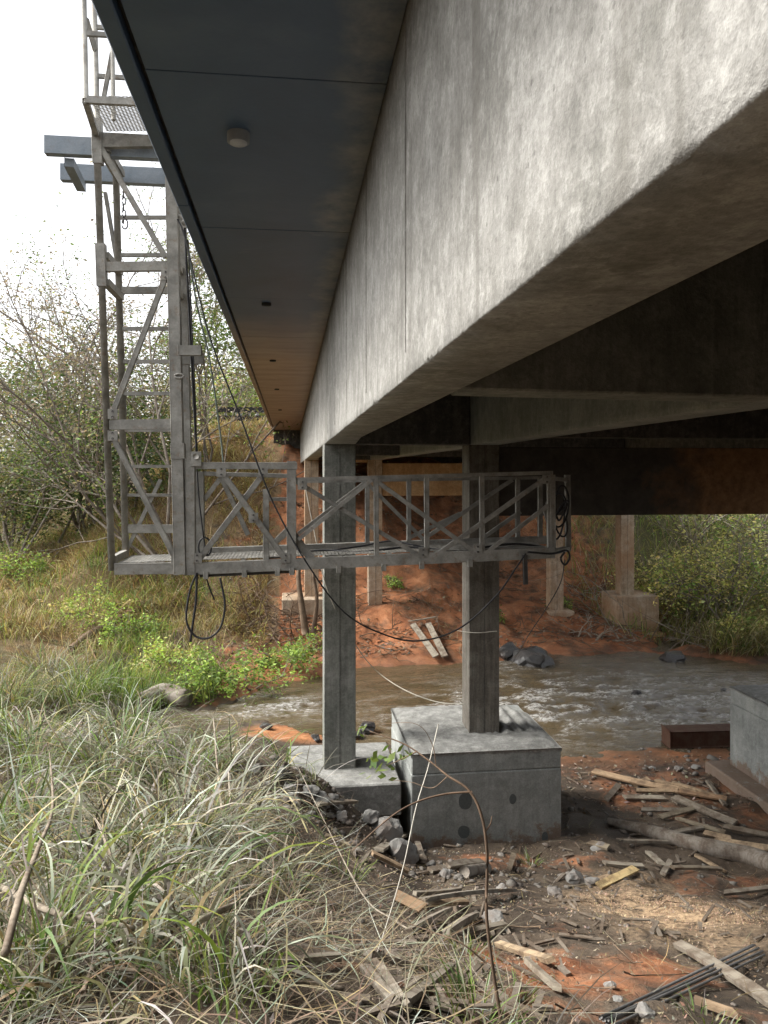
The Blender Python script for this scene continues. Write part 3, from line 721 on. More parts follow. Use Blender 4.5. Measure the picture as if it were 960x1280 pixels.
cable('rope', [(234, 300, 7.8), (246, 380, 7.8), (262, 450, 7.8), (275, 540, 7.8), (279, 578, 7.75)], .010, M['rope'], 'faded green rope hanging beside the straight black cable', 'rope')
cable('rope', [(246, 372, 9.5), (262, 425, 9.6), (276, 478, 9.7)], .005, M['rope'], 'thin faded cord hanging behind the black cables', 'rope')
cable('cable', [(246, 716, 7.1), (237, 740, 7.08), (233, 775, 7.05), (244, 795, 7.05), (262, 797, 7.05), (276, 783, 7.08), (281, 755, 7.1), (275, 722, 7.12)], .0105, M['cable'], 'black cable hanging in an open loop below the platform corner')
cable('cable', [(246, 716, 7.15), (245, 750, 7.12), (241, 780, 7.1), (238, 802, 7.1)], .012, M['cable'], 'short black cable end dangling inside the hanging loop')
cable('cable', [(256, 716, 7.3), (262, 735, 7.3), (268, 750, 7.3)], .008, M['cable'], 'shortest black cable tail below the platform corner')
cable('cable', [(252, 690, 7.5), (270, 697, 7.6), (300, 693, 7.7), (340, 697, 7.6), (400, 688, 7.7), (450, 690, 7.6), (510, 684, 7.7), (570, 688, 7.6), (640, 680, 7.7), (680, 684, 7.7)], .012, M['cable'], 'black cable lying along the walkway floor')
cable('cable', [(372, 692, 7.8), (420, 687, 7.8), (455, 682, 7.9), (490, 676, 7.9), (520, 682, 7.8), (560, 690, 7.8)], .010, M['cable'], 'dark cable bunched on the walkway behind the first column')
pts = []
for k in range(40):
    a = k / 40 * 2 * math.pi * 4; pts.append(W(256 + 8 * math.cos(a), 684 + 12 * math.sin(a), 7.6 + .02 * math.sin(k)))
tag(tube('cable_coil', smooth_path(pts, 3), .009, M['cable']), 'small coil of black cable at the tower end of the walkway', 'cable')
pts = []
for k in range(48):
    a = k / 48 * 2 * math.pi * 4.3; pts.append(W(701 + 7 * math.cos(a) + 3 * math.sin(k * .9), 640 + 34 * math.sin(a * .93 + .4) * (.6 + .4 * math.sin(k * .37)), 7.85 + .05 * math.sin(a * .7)))
tag(tube('cable_coil', smooth_path(pts, 3), .010, M['cable']), 'tangled black cable wound on the far end frame of the walkway', 'cable')
cable('cable', [(660, 690, 7.4), (690, 692, 7.5), (708, 688, 7.6), (712, 697, 7.6), (706, 706, 7.6), (701, 698, 7.6), (706, 690, 7.6)], .011, M['cable'], 'black cable knot sticking out at the right tip of the walkway')
cable('rope', [(706, 700, 7.65), (700, 730, 8.5), (680, 765, 9.3), (660, 795, 10), (640, 830, 12)], .006, M['cable'], 'thin dark line falling from the walkway tip towards the water', 'rope')
tag(bar('hanging_bar', W(656, 694, 7.5), W(657, 730, 7.5), .035, .03, M['rebar'], None), 'short dark bar hanging below the right end of the walkway', 'bar')
cable('cord', [(380, 600, 8.7), (392, 660, 8.7), (410, 740, 8.8), (444, 805, 9.3), (470, 838, 9.6), (505, 862, 9.4), (545, 877, 9.0), (580, 880, 8.9)], .0055, M['cord'], 'pale cord sagging from the first column to the block footing', 'cord')
cable('cord', [(569, 788, 9.05), (595, 791, 8.98), (621, 789, 9.08)], .004, M['cord'], 'pale cord tied round the second column', 'cord')
hk = smooth_path([W(217, 310, 7.15), W(216, 288, 7.15), W(220, 272, 7.15), W(227, 271, 7.15), W(231, 280, 7.15), W(228, 276, 7.12)], 6)
tag(tube('steel_hook', hk, .02, ST_), 'curved steel hook clamped on the tower post, cable looped over', 'hook')
V = Acc()
for k in range(5):
    c = PY(154 + (k % 2), 243 + 8 * k, 7.6); V.add(*tube_arr(torus_bm(c, .017, .006, 'y' if k % 2 else 'x', 2.0), .0065, 6))
V.add(*tube_arr(torus_bm(PY(156, 280, 7.6), .028, .006, 'y', 1.7), .007, 6))
tag(V.obj('chain', M['rebar'], None, True), 'short dark chain with a snap hook hanging in the tower top', 'chain')

# ------------------------------------------------------------------ scrap wood, log, rods, stones on the near bank
def z8(x, y): return 560 + x * .41667, 900 + y * .41667
def z4(x, y): return 240 + x * .41667, 960 + y * .41667
def board(a, b, wpx, mat, label, name='board', th=.026, lift=0, cat='board'):
    p, q = G(*a), G(*b); D = (p.y + q.y) / 2
    wd = max(.03, wpx * D / 960)
    m = (p + q) / 2; mid = h1(m.x, m.y); e = max(0, (mid - m.z))
    up = Vector((0, 0, .5 * th + .022 + lift + e)); p, q = p + up, q + up
    d = (q - p).normalized(); n = Vector((random.uniform(-.35, .35), random.uniform(-.5, .1), 1)); n = (n - d * n.dot(d)).normalized(); s = n.cross(d)
    L = (q - p).length; o = bpy.data.objects.new(name, None)
    bm = bmesh.new(); segs = 6; rings = []
    bow = random.uniform(-.012, .012) * L
    for k in range(segs + 1):
        t = k / segs; z = (t - .5) * L; j = random.uniform(.93, 1.0); sk = (random.uniform(-.02, .02) if k in (0, segs) else 0)
        c = bow * (1 - (2 * t - 1) ** 2)
        rings.append([bm.verts.new((sx * wd / 2 * j, sy * th / 2 + c, z + sk * sx)) for sx, sy in ((-1, -1), (1, -1), (1, 1), (-1, 1))])
    for k in range(segs):
        for i in range(4): bm.faces.new([rings[k][i], rings[k][(i + 1) % 4], rings[k + 1][(i + 1) % 4], rings[k + 1][i]])
    bm.faces.new(rings[0][::-1]); bm.faces.new(rings[-1])
    bmesh.ops.recalc_face_normals(bm, faces=bm.faces)
    me = bpy.data.meshes.new(name); bm.to_mesh(me); bm.free(); me.materials.append(mat)
    o = bpy.data.objects.new(name, me); COL.objects.link(o)
    o.matrix_world = Matrix.Translation((p + q) / 2) @ Matrix((s, n, d)).transposed().to_4x4()
    return tag(o, label, cat)
wd_, tn, nw = M['wood'], M['wood_tan'], M['wood_new']
B8 = [((435, 165), (690, 225), 22, tn, 'long tan board topmost on the pile by the water'), ((690, 226), (836, 247), 22, tn, 'tan board end to end with the longest one on the pile'),
 ((560, 203), (602, 184), 20, tn, 'short pale board crossing under the long tan board'), ((625, 190), (745, 226), 20, tn, 'tan board leaning on the pile above the long tan one'),
 ((672, 196), (800, 240), 18, tn, 'tan board at the back of the riverside pile'), ((474, 252), (512, 206), 18, wd_, 'short grey board at the left end of the pile'),
 ((528, 246), (650, 246), 18, wd_, 'grey board lying level in front of the long tan board'), ((565, 222), (682, 224), 16, tn, 'narrow board tucked below the long tan board'),
 ((780, 196), (832, 268), 16, wd_, 'short slanting board near the right footing'), ((580, 278), (702, 281), 14, wd_, 'thin grey lath in the middle of the pile'),
 ((638, 302), (766, 270), 18, wd_, 'grey board rising to the right in the pile'), ((680, 246), (862, 326), 26, wd_, 'wide grey board slanting down towards the right footing'),
 ((690, 305), (832, 346), 16, wd_, 'grey board parallel to and above the fallen trunk'), ((768, 348), (850, 367), 18, tn, 'short tan offcut just above the fallen trunk'),
 ((828, 330), (975, 358), 18, wd_, 'grey board running off the right edge behind the trunk'), ((678, 346), (782, 330), 16, wd_, 'short grey lath touching the fallen trunk'),
 ((800, 376), (985, 404), 24, tn, 'pale tan board resting on the fallen trunk at the right edge'), ((528, 382), (662, 386), 14, wd_, 'dark lath beside the thin end of the trunk'),
 ((424, 378), (482, 396), 24, wd_, 'stubby grey offcut beside the block footing'), ((468, 440), (586, 449), 16, wd_, 'grey lath in front of the fallen trunk'),
 ((600, 408), (640, 442), 20, wd_, 'short brown offcut in front of the trunk'), ((644, 474), (668, 434), 18, wd_, 'short grey block standing askew left of the sawdust'),
 ((672, 466), (822, 470), 14, wd_, 'dark board along the top of the sawdust'), ((740, 414), (826, 464), 14, tn, 'thin brown lath slanting into the sawdust'),
 ((452, 512), (562, 458), 24, nw, 'fresh yellow board at the edge of the sawdust'), ((828, 530), (975, 514), 18, wd_, 'grey board right of the sawdust at the picture edge'),
 ((690, 690), (985, 885), 40, wd_, 'wide grey plank in the lower right corner'), ((0, 452), (102, 438), 22, wd_, 'dark board below the block footing'),
 ((0, 660), (88, 596), 18, wd_, 'grey board slanting up left of the bare sapling'), ((62, 658), (168, 630), 14, wd_, 'thin grey lath crossed by the bare sapling'),
 ((150, 690), (308, 748), 22, tn, 'pale split board right of the sapling base'), ((234, 742), (328, 832), 20, wd_, 'grey board forming a V with the pale split one'),
 ((184, 458), (197, 418), 16, wd_, 'tiny upright offcut near the front of the footing'), ((740, 868), (862, 912), 14, tn, 'thin tan strip at the bottom right below the rods')]
for a, b, w_, m_, lb in B8: board(z8(*a), z8(*b), w_ * .41667, m_, lb, lift=.02 if 'topmost' in lb or 'resting' in lb else 0)
B4 = [((128, 188), (258, 242), 26, tn, 'orange brown board half buried in the tall grass'), ((400, 214), (472, 246), 24, tn, 'short brown board in front of the low slab'),
 ((378, 142), (492, 130), 16, wd_, 'grey lath along the foot of the low slab'), ((560, 258), (652, 204), 28, wd_, 'grey board leaning on the boulders beside the block footing'),
 ((668, 204), (697, 292), 18, wd_, 'grey board leaning against the left corner of the block footing'), ((714, 318), (872, 300), 26, wd_, 'thick grey board in front of the block footing'),
 ((668, 392), (806, 379), 16, wd_, 'grey lath above the long dark board'), ((690, 416), (965, 383), 22, wd_, 'long dark board lying left of the bare sapling'),
 ((682, 424), (822, 414), 24, tn, 'orange board end under the long dark board'), ((610, 410), (692, 452), 34, tn, 'wide orange brown offcut left of the orange board end'),
 ((648, 516), (772, 446), 24, wd_, 'grey board slanting up below the long dark board'), ((762, 514), (852, 456), 24, wd_, 'grey board parallel to its slanting neighbour, nearer the sapling'),
 ((820, 514), (938, 488), 18, wd_, 'grey lath right behind the sapling stem'), ((528, 584), (708, 632), 28, wd_, 'thick grey board above the pair forming a wedge'),
 ((518, 628), (612, 748), 28, wd_, 'left board of the wedge shaped pair at the bottom'), ((564, 630), (648, 760), 26, wd_, 'right board of the wedge shaped pair at the bottom'),
 ((638, 748), (778, 630), 24, wd_, 'dark board slanting up right of the wedge shaped pair'), ((258, 622), (442, 600), 20, wd_, 'grey board lying in the straw left of the wedge'),
 ((540, 272), (650, 326), 22, tn, 'rotten brown board below the boulders')]
for a, b, w_, m_, lb in B4: board(z4(*a), z4(*b), w_ * .41667, m_, lb)
def log(name, px, rpx, mat, label, lift=.6, cat='log', sides=12):
    P = [G(u, v) for u, v in px]; D = sum(p.y for p in P) / len(P); rr = [r * D / 960 for r in rpx]
    P = [p + Vector((0, 0, r * lift)) for p, r in zip(P, np.interp(np.linspace(0, 1, len(P)), np.linspace(0, 1, len(rr)), rr))]
    pts = smooth_path(P, 7); V, Fc = tube_arr(pts, rr, sides)
    for i in range(len(V)):
        V[i] += np.array(mnoise.noise_vector(Vector(V[i]) * 6)) * min(rr) * .16
    return tag(np_mesh(name, V, Fc, mat, None, smooth=True), label, cat)
log('fallen_log', [z8(480, 312), z8(610, 350), z8(760, 392), z8(900, 425), z8(990, 462)], [5, 9, 10.5, 12, 12], M['bark'], 'grey fallen trunk slanting across the mud to the right edge')
log('log_piece', [z4(815, 326), z4(884, 312)], [7, 7], M['bark'], 'short round log piece in front of the block footing')
log('cut_log', [(176, 884), (205, 878), (234, 884)], [9, 12.5, 11.5], M['bark'], 'thick cut log end at the water edge above the tall grass', .8)
log('fallen_branch', [(88, 818), (112, 802), (150, 780), (185, 757), (222, 742)], [3.5, 5, 4, 2.5, 1.5], M['twig'], 'dark fallen branch lying in the grass beyond the river', 1.5, 'branch')
tm = PZ(838, 936, 0); tm2 = PZ(931, 938, 0)
o = bar('timber_beam', (tm.x, tm.y + .15, .14), (tm2.x + .4, tm2.y + .25, .15), .3, .26, M['wood_red'], None, (0, 0, 1), .02); tag(o, 'dark red squared timber lying in the shallows by the right footing', 'timber')
for k in range(7):
    a, b = G(*z8(455 + k * 5, 922 + k * 4)), G(*z8(915 + k * 6, 690 + k * 5)); lift = Vector((0, 0, .03 + .012 * (k % 2)))
    pts = smooth_path([a + lift, (a * .6 + b * .4) + lift + Vector((0, 0, max(0, h1((a * .6 + b * .4).x, (a * .6 + b * .4).y) - (a * .6 + b * .4).z))), (a * .3 + b * .7) + lift, b + lift], 5)
    tag(tube('steel_rod', pts, .0058, M['rods']), 'dark steel rod in the bundle at the lower right', 'rod', 'bundle of steel rods')
def rock(name, c, r, mat, label, sq=.7, seed=0, cat='stone', group=None, sub=3, flat=False):
    bm = bmesh.new(); bmesh.ops.create_icosphere(bm, subdivisions=sub, radius=1)
    s = Vector((random.uniform(.85, 1.25), random.uniform(.8, 1.1), sq)); R = Matrix.Rotation(random.uniform(0, 6), 3, 'Z') @ Matrix.Rotation(random.uniform(-.4, .4), 3, 'X')
    for v in bm.verts:
        n = v.co.normalized(); d = 1 + .42 * mnoise.noise(n * 1.3 + Vector((seed * 3.1, 0, 0))) + .18 * mnoise.noise(n * 3.4 + Vector((0, seed, 0))) + .09 * mnoise.noise(n * 8 + Vector((seed, seed, 0)))
        for ax in range(3):
            pl_ = Vector((math.sin(seed + ax * 2.1), math.cos(seed * 1.7 + ax), math.sin(seed * .6 + ax * 1.3))).normalized()
            dd = n.dot(pl_); lim = .62
            if dd * d > lim: d = lim / dd
        v.co = R @ Vector((n.x * s.x, n.y * s.y, n.z * s.z)) * d * r + Vector(c)
    return tag(bm_obj(name, bm, mat), label, cat, group)
for i, (x, y, r, lb) in enumerate([(350, 75, 26, 'pale angular stone at the corner of the low slab'), (382, 104, 26, 'grey stone just under the pale angular one'), (190, 12, 22, 'white stone left of the low slab'),
    (262, 28, 26, 'dark stone beside the white one left of the low slab'), (585, 212, 56, 'large grey boulder left of the block footing'), (632, 276, 56, 'grey boulder in front of the larger one by the footing'),
    (766, 330, 21, 'small grey stone before the block footing'), (716, 296, 16, 'pale chip at the left foot of the block footing'), (900, 466, 38, 'flat brown stone behind the sapling stem'), (310, 108, 22, 'half buried stone under the slab edge'),
    (352, 150, 20, 'low stone in front of the slab stones'), (420, 96, 17, 'small stone right of the grey one below the slab'), (300, 70, 20, 'grey stone left of the pale angular one'), (450, 152, 22, 'brownish stone at the end of the lath by the slab'), (530, 165, 34, 'grey stone above the large boulder beside the footing'), (236, 60, 18, 'small stone among the grass left of the slab')]):
    c = G(*z4(x, y)); rr = r * .41667 * c.y / 960; rock('stone', c + Vector((0, 0, rr * .3)), rr, M['rock'], lb, .7, i + 1)
for i, (x, y, r, lb) in enumerate([(485, 808, 20, 'grey stone near the lower right red soil'), (590, 890, 34, 'flat grey stone at the bottom by the rods'), (512, 842, 16, 'reddish stone next to the grey one in the red soil'),
    (452, 388, 26, 'flat stone at the right foot of the block footing'), (382, 482, 34, 'flat grey slab of rubble right of the sapling'), (430, 492, 26, 'grey rubble stone left of the yellow board'), (322, 528, 24, 'upright grey chip in the middle of the litter'),
    (690, 152, 16, 'white pebble on the mud by the water'), (744, 146, 14, 'small pale stone on the mud by the water'), (612, 146, 10, 'tiny stone at the mud edge'), (160, 512, 18, 'small stone in front of the footing middle')]):
    c = G(*z8(x, y)); rr = r * .41667 * c.y / 960; rock('stone', c + Vector((0, 0, rr * .25)), rr, M['rock'], lb, .6, i + 20)
for i, (u, v, r, z, lb) in enumerate([(458, 908, 13, .1, 'black and white wet rock behind the outer column'), (445, 918, 8, .06, 'small wet rock beside the black and white one'), (660, 822, 26, .1, 'dark wet boulder at the far shore of the river'),
    (632, 815, 18, .15, 'smaller wet boulder left of the far shore one'), (840, 823, 18, .02, 'flat dark rock at the far side of the rapids'), (795, 866, 7, .05, 'dark rock tip breaking the rapids'),
    (905, 862, 4, .05, 'tiny rock tip at the right of the rapids'), (395, 922, 7, .08, 'dark pebble on the orange mud'), (333, 908, 7, .1, 'brown clod on the orange mud'), (920, 948, 8, .12, 'dark upright stone by the red timber')]):
    c = PZ(u, v, z); rr = r * c.y / 960; rock('rock', c, rr, M['rock_wet'], lb, .6, i + 40, 'rock', None, 3)

# ------------------------------------------------------------------ vegetation
STRAW = np.array([(.38, .30, .16), (.46, .40, .25), (.28, .22, .12), (.38, .34, .25), (.18, .135, .075)])
GREY = np.array([(.33, .33, .26), (.42, .42, .36), (.20, .19, .14), (.27, .29, .21), (.13, .115, .085)])
GREEN = np.array([(.09, .14, .03), (.14, .20, .045), (.06, .10, .025), (.20, .24, .06), (.11, .16, .06)])
YGREEN = np.array([(.26, .26, .08), (.32, .28, .11), (.20, .23, .06), (.36, .33, .16)])
def pick(pal, n, jit=.18):
    c = pal[rng.integers(0, len(pal), n)]; return np.clip(c * (1 + jit * rng.normal(size=(n, 1))) * (1 + .06 * rng.normal(size=(n, 3))), .01, .8)
def blades(base, L, wid, az, lean, droop, col, segs=5):
    """ribbon blades: start leaning by `lean`, then bend over by `droop` radians along their length"""
    n = len(base); t = np.linspace(0, 1, segs + 1)
    ang = lean[:, None] + droop[:, None] * t[None, :] ** 1.3            # from vertical
    st = (L / segs)[:, None]
    hz = np.concatenate([np.zeros((n, 1)), np.cumsum(np.sin(ang[:, :-1]) * st, 1)], 1)
    vz = np.concatenate([np.zeros((n, 1)), np.cumsum(np.cos(ang[:, :-1]) * st, 1)], 1)
    curl = az[:, None] + (rng.normal(size=(n, 1)) * .5) * t[None, :]
    P = np.stack([base[:, 0:1] + hz * np.cos(curl), base[:, 1:2] + hz * np.sin(curl), base[:, 2:3] + vz], -1)
    tw = az + math.pi / 2 + rng.normal(size=n) * .6
    S = np.stack([np.cos(tw), np.sin(tw), rng.normal(size=n) * .25], -1)
    wt = wid[:, None] * (np.minimum(1, .55 + t * 1.5) * (1 - t ** 2.2) + .04)[None, :] * .5
    A = P - S[:, None, :] * wt[..., None]; B = P + S[:, None, :] * wt[..., None]
    V = np.stack([A, B], 2).reshape(-1, 3); m = 2 * (segs + 1)
    k = np.arange(segs)[None, :] * 2 + np.arange(n)[:, None] * m
    Fc = np.stack([k, k + 1, k + 3, k + 2], -1).reshape(-1, 4)
    C = np.repeat(col, m, 0); return V, Fc, C
def on_ground(x, y, dz=-.01): return np.stack([x, y, H(x, y) + dz], 1)
def grass_obj(name, parts, label, mat='grass', parent=None, kind='stuff'):
    V = []; Fs = []; C = []; o = 0
    for v, f, c in parts: V.append(v); Fs.append(f + o); C.append(c); o += len(v)
    ob = np_mesh(name, np.vstack(V), np.vstack(Fs), M[mat], parent, np.vstack(C)); return tag(ob, label, kind=kind) if kind else ob
def mixcol(n, pals, wts):
    k = rng.choice(len(pals), n, p=np.array(wts) / sum(wts)); c = np.zeros((n, 3))
    for i, p in enumerate(pals): c[k == i] = pick(p, int((k == i).sum()))
    return c
U = rng.uniform
def tuft_pts(cx, cy, r, n):
    a = U(0, 2 * math.pi, n); q = r * np.sqrt(U(0, 1, n)); return cx + q * np.cos(a), cy + q * np.sin(a), a
def tussock(u, v, r, n, L, pals, wts, label, D=None, fac=1.35, wid=(.006, .019), droop=(1.6, 3.2)):
    n = int(n * fac); c = G(u, v); x, y, a = tuft_pts(c.x, c.y, r, n)
    root = empty('grass_tussock', c); tag(root, label, 'grass')
    col = mixcol(n, pals + [GREY * .55], [w_ * .72 for w_ in wts] + [.28])
    nd = int(n * .5)
    v1 = blades(on_ground(x[nd:], y[nd:]), L * 1.15 * U(.5, 1.2, n - nd), U(*wid, n - nd), a[nd:] + rng.normal(size=n - nd) * .8, U(.05, .75, n - nd), U(*droop, n - nd), col[nd:], 7)
    grass_obj('leaf_blades', [v1], None, parent=root, kind='stuff')
    v2 = blades(on_ground(x[:nd], y[:nd]), L * U(.4, .9, nd), U(.003, .008, nd), a[:nd] + rng.normal(size=nd) * .8, U(.6, 1.4, nd), U(.3, 1.2, nd), mixcol(nd, [GREY, STRAW], [.6, .4]) * .75, 5)
    grass_obj('dead_stalks', [v2], None, parent=root, kind='stuff')
T = [(135, 985, .30, 420, 1.0, [GREY, GREEN, STRAW], [.5, .38, .12], 'largest drooping grey green tussock in the left foreground'),
     (40, 960, .30, 300, .95, [GREEN, GREY, STRAW], [.5, .35, .15], 'green leaning tussock at the left edge of the foreground'),
     (205, 1075, .28, 330, .85, [GREY, GREEN, STRAW], [.6, .2, .2], 'grey tussock in front of the largest one'),
     (95, 1120, .25, 240, .75, [GREY, STRAW, GREEN], [.5, .3, .2], 'pale tussock low at the left, near the long bare stick'),
     (280, 1040, .25, 240, .75, [GREY, STRAW], [.6, .4], 'straw coloured tussock left of the low slab'),
     (60, 850, .4, 320, 1.0, [GREEN, YGREEN, GREY], [.45, .25, .3], 'taller green tussock at the left edge above the largest one'),
     (150, 905, .35, 280, .8, [GREEN, GREY], [.45, .55], 'tussock between the cut log and the largest one'),
     (270, 965, .22, 160, .45, [GREY, STRAW, GREEN], [.55, .35, .1], 'dry tussock by the water left of the outer column')]
T += [(15, 885, .45, 380, 1.15, [GREEN, GREY, YGREEN], [.6, .3, .1], 'tall green tussock hiding the water at the left edge'),
      (95, 880, .4, 320, 1.1, [GREEN, GREY, STRAW], [.55, .3, .15], 'green tussock second from the left edge above the bank'),
      (165, 930, .35, 300, .9, [GREEN, GREY], [.5, .5], 'grey green tussock just below the cut log'),
      (20, 1040, .3, 240, .85, [GREEN, GREY], [.6, .4], 'dark green tussock at the left edge by the long bare stick'),
      (215, 985, .3, 260, .85, [GREY, GREEN], [.6, .4], 'silvery tussock right of the largest one')]
T += [(185, 1135, .28, 200, .6, [GREY, GREEN, STRAW], [.6, .25, .15], 'drooping grey tussock above the slanting stick near the bottom'),
      (325, 1115, .25, 140, .45, [GREY, STRAW, GREEN], [.6, .25, .15], 'low grey tussock left of the curved pale stem'),
      (70, 1195, .28, 150, .5, [GREY, GREEN, STRAW], [.5, .35, .15], 'tussock in the bottom left corner'),
      (255, 1190, .25, 110, .4, [GREY, STRAW, GREEN], [.55, .3, .15], 'small tussock at the bottom between stick and boards'),
      (150, 1240, .25, 90, .35, [STRAW, GREY, GREEN], [.4, .35, .25], 'short dry tussock at the bottom edge')]
for a in T: tussock(*a)

parts = []
# foreground bank: reed grass between the tussocks
n = 5200; x = U(-4.8, .25, n); y = U(2.6, 12.2, n)
den = sstep(.32, .62, fbm(x * 1.1, y * 1.1, 3, 91)); edge = sstep(.35, -.35, x - .10 * (y - 6)); ynn = np.interp(x, nsh[:, 0], nsh[:, 1])
keep = (U(0, 1, n) < (.15 + .85 * den) * edge) & (ynn - y > .35) & ~((y < 4.2) & (x > -.7) & (U(0, 1, n) < .7)) & ~((y > 10) & (x > -2.4)); x, y = x[keep], y[keep]; n = len(x)
parts.append(blades(on_ground(x, y), U(.3, .9, n), U(.006, .020, n), U(0, 6.3, n), U(.25, 1.2, n), U(.8, 2.6, n), mixcol(n, [GREY, GREEN, STRAW, GREY * .5], [.34, .34, .14, .18]), 6))
for (u, v, r, m, L) in [(662, 1082, .1, 60, .16), (598, 1275, .15, 90, .2), (45, 1255, .15, 90, .28), (30, 1225, .12, 70, .3), (270, 1255, .15, 70, .25), (880, 1275, .12, 40, .1), (585, 1200, .1, 50, .15), (430, 1095, .15, 60, .22), (640, 1240, .1, 30, .12), (390, 985, .1, 40, .2)]:
    c = G(u, v); x, y, a = tuft_pts(c.x, c.y, r, m); parts.append(blades(on_ground(x, y), L * U(.5, 1.2, m), U(.004, .009, m), a, U(.1, .7, m), U(.4, 1.6, m), mixcol(m, [GREEN, GREY], [.75, .25]), 5))
grass_obj('reed_grass', parts, 'long drooping grey green grass covering the near left bank')
# fallen straw and dry stalks
parts = []
n = 26000; x = U(-3.6, 2.0, n); y = 2.0 + 7.6 * U(0, 1, n) ** 1.35
pr = sstep(1.0, -.45, x - .16 * (5 - y)) * (.45 + .55 * sstep(.35, .6, fbm(x * 1.6, y * 1.6, 3, 95))); keep = U(0, 1, n) < pr; x, y = x[keep], y[keep]; n = len(x)
parts.append(blades(on_ground(x, y, .01) + np.stack([x * 0, x * 0, U(0, .07, n) * U(0, 1, n)], 1), U(.10, .5, n), U(.002, .0065, n), rng.normal(size=n) * 1.2 + rng.choice([0, math.pi], n), U(1.15, 1.5, n), U(.0, .45, n), mixcol(n, [GREY * .8, STRAW * .75, np.array([(.13, .10, .07), (.19, .15, .10)])], [.34, .2, .46]), 3))
n = 3800; x = U(.0, 6.8, n); y = U(2.4, 9.5, n); keep = U(0, 1, n) < (.15 + .6 * sstep(.45, .65, fbm(x * 1.3, y * 1.3, 3, 96))); x, y = x[keep], y[keep]; n = len(x)
parts.append(blades(on_ground(x, y, .012), U(.06, .3, n), U(.002, .005, n), U(0, 6.3, n), U(1.2, 1.52, n), U(0, .4, n), mixcol(n, [STRAW * .7, np.array([(.14, .10, .07), (.20, .15, .10)])], [.4, .6]), 3))
grass_obj('fallen_straw', parts, 'flattened dry stalks littering the near bank', 'litter')
# leaf and bark litter
def chips(n, x, y, size, pal, lift=.006):
    z = H(x, y) + lift + U(0, .015, n); a = U(0, 6.3, n); L = size * U(.5, 1.4, n); Wd = L * U(.25, .6, n)
    n1 = np.stack([np.cos(a), np.sin(a), rng.normal(size=n) * .3], 1); n2 = np.stack([-np.sin(a), np.cos(a), rng.normal(size=n) * .35], 1)
    c = np.stack([x, y, z], 1)
    V = np.stack([c - n1 * L[:, None], c - n2 * Wd[:, None], c + n1 * L[:, None] + np.array([0, 0, .008]), c + n2 * Wd[:, None]], 1).reshape(-1, 3)
    return V, np.arange(4 * n).reshape(-1, 4), np.repeat(pick(pal, n), 4, 0)
LIT = np.array([(.17, .115, .07), (.24, .18, .12), (.11, .075, .05), (.30, .24, .17), (.16, .15, .13), (.26, .22, .17)])
n = 42000; x = U(-2.5, 7.5, n); y = 2.3 + 9.2 * U(0, 1, n) ** 1.2
keep = U(0, 1, n) < (.2 + .8 * sstep(.38, .62, fbm(x * 1.5, y * 1.5, 4, 101))) * (.35 + .65 * sstep(3.5, .5, x)); x, y = x[keep], y[keep]
p1_ = chips(len(x), x, y, .010, LIT)
n = 16000; x = U(-2, 10, n); y = U(17.6, 27, n); keep = U(0, 1, n) < sstep(.42, .62, fbm(x * .9, y * .9, 4, 103)); x, y = x[keep], y[keep]
p2_ = chips(len(x), x, y, .045, LIT * .9, .01)
c = G(850, 1135); n = 5000; x = c.x + rng.normal(size=n) * .38; y = c.y + rng.normal(size=n) * .38; kk = fbm(x * 4, y * 4, 3, 7) > .45; x, y = x[kk], y[kk]; n = len(x)
p3_ = chips(n, x, y, .007, np.array([(.40, .29, .20), (.48, .36, .25), (.30, .20, .13)]))
c = G(840, 945); n = 700; x = U(3.2, 6.6, n); y = U(9.2, 11.2, n); p4_ = chips(n, x, y, .03, np.array([(.09, .06, .04), (.14, .09, .06), (.30, .25, .2)]))
grass_obj('leaf_litter', [p1_, p2_, p3_, p4_], 'dead leaves, bark chips and sawdust scattered on the soil', 'litter')
# small rubble and twigs too many to count
bm = bmesh.new(); bmesh.ops.create_icosphere(bm, subdivisions=1, radius=1); bm.verts.ensure_lookup_table()
IV = np.array([v.co[:] for v in bm.verts]); IF = np.array([[v.index for v in f.verts] for f in bm.faces]); bm.free()
def rubble(n, x, y, size):
    r = size * np.exp(rng.normal(size=n) * .45); V = IV[None] * (1 + .28 * rng.normal(size=(n, len(IV), 1)).clip(-1.6, 1.6)) * (r[:, None] * np.stack([U(.8, 1.5, n), U(.8, 1.3, n), U(.4, .8, n)], 1))[:, None, :]
    a = U(0, 6.3, n); ca, sa = np.cos(a)[:, None], np.sin(a)[:, None]
    V = np.stack([V[..., 0] * ca - V[..., 1] * sa + x[:, None], V[..., 0] * sa + V[..., 1] * ca + y[:, None], V[..., 2] + (H(x, y) + r * .2)[:, None]], -1)
    return V.reshape(-1, 3), (IF[None] + (np.arange(n) * len(IV))[:, None, None]).reshape(-1, 3)
px_ = [(370, 985, .3, 80), (400, 1010, .35, 120), (470, 1050, .4, 110), (540, 1090, .6, 130), (640, 1090, .7, 90), (740, 1080, .7, 80), (760, 1000, .8, 100), (860, 950, .9, 110), (700, 1240, .8, 30), (330, 960, .3, 60)]
xs_, ys_ = [], []
for u, v, sd, n in px_:
    c = G(u, v); xs_.append(c.x + rng.normal(size=n) * sd); ys_.append(c.y + rng.normal(size=n) * sd)
x = np.concatenate(xs_); y = np.concatenate(ys_); tag(np_mesh('rubble', *rubble(len(x), x, y, .017), M['rubble']), 'small broken stones scattered round the footings', kind='stuff')
acc = Acc()
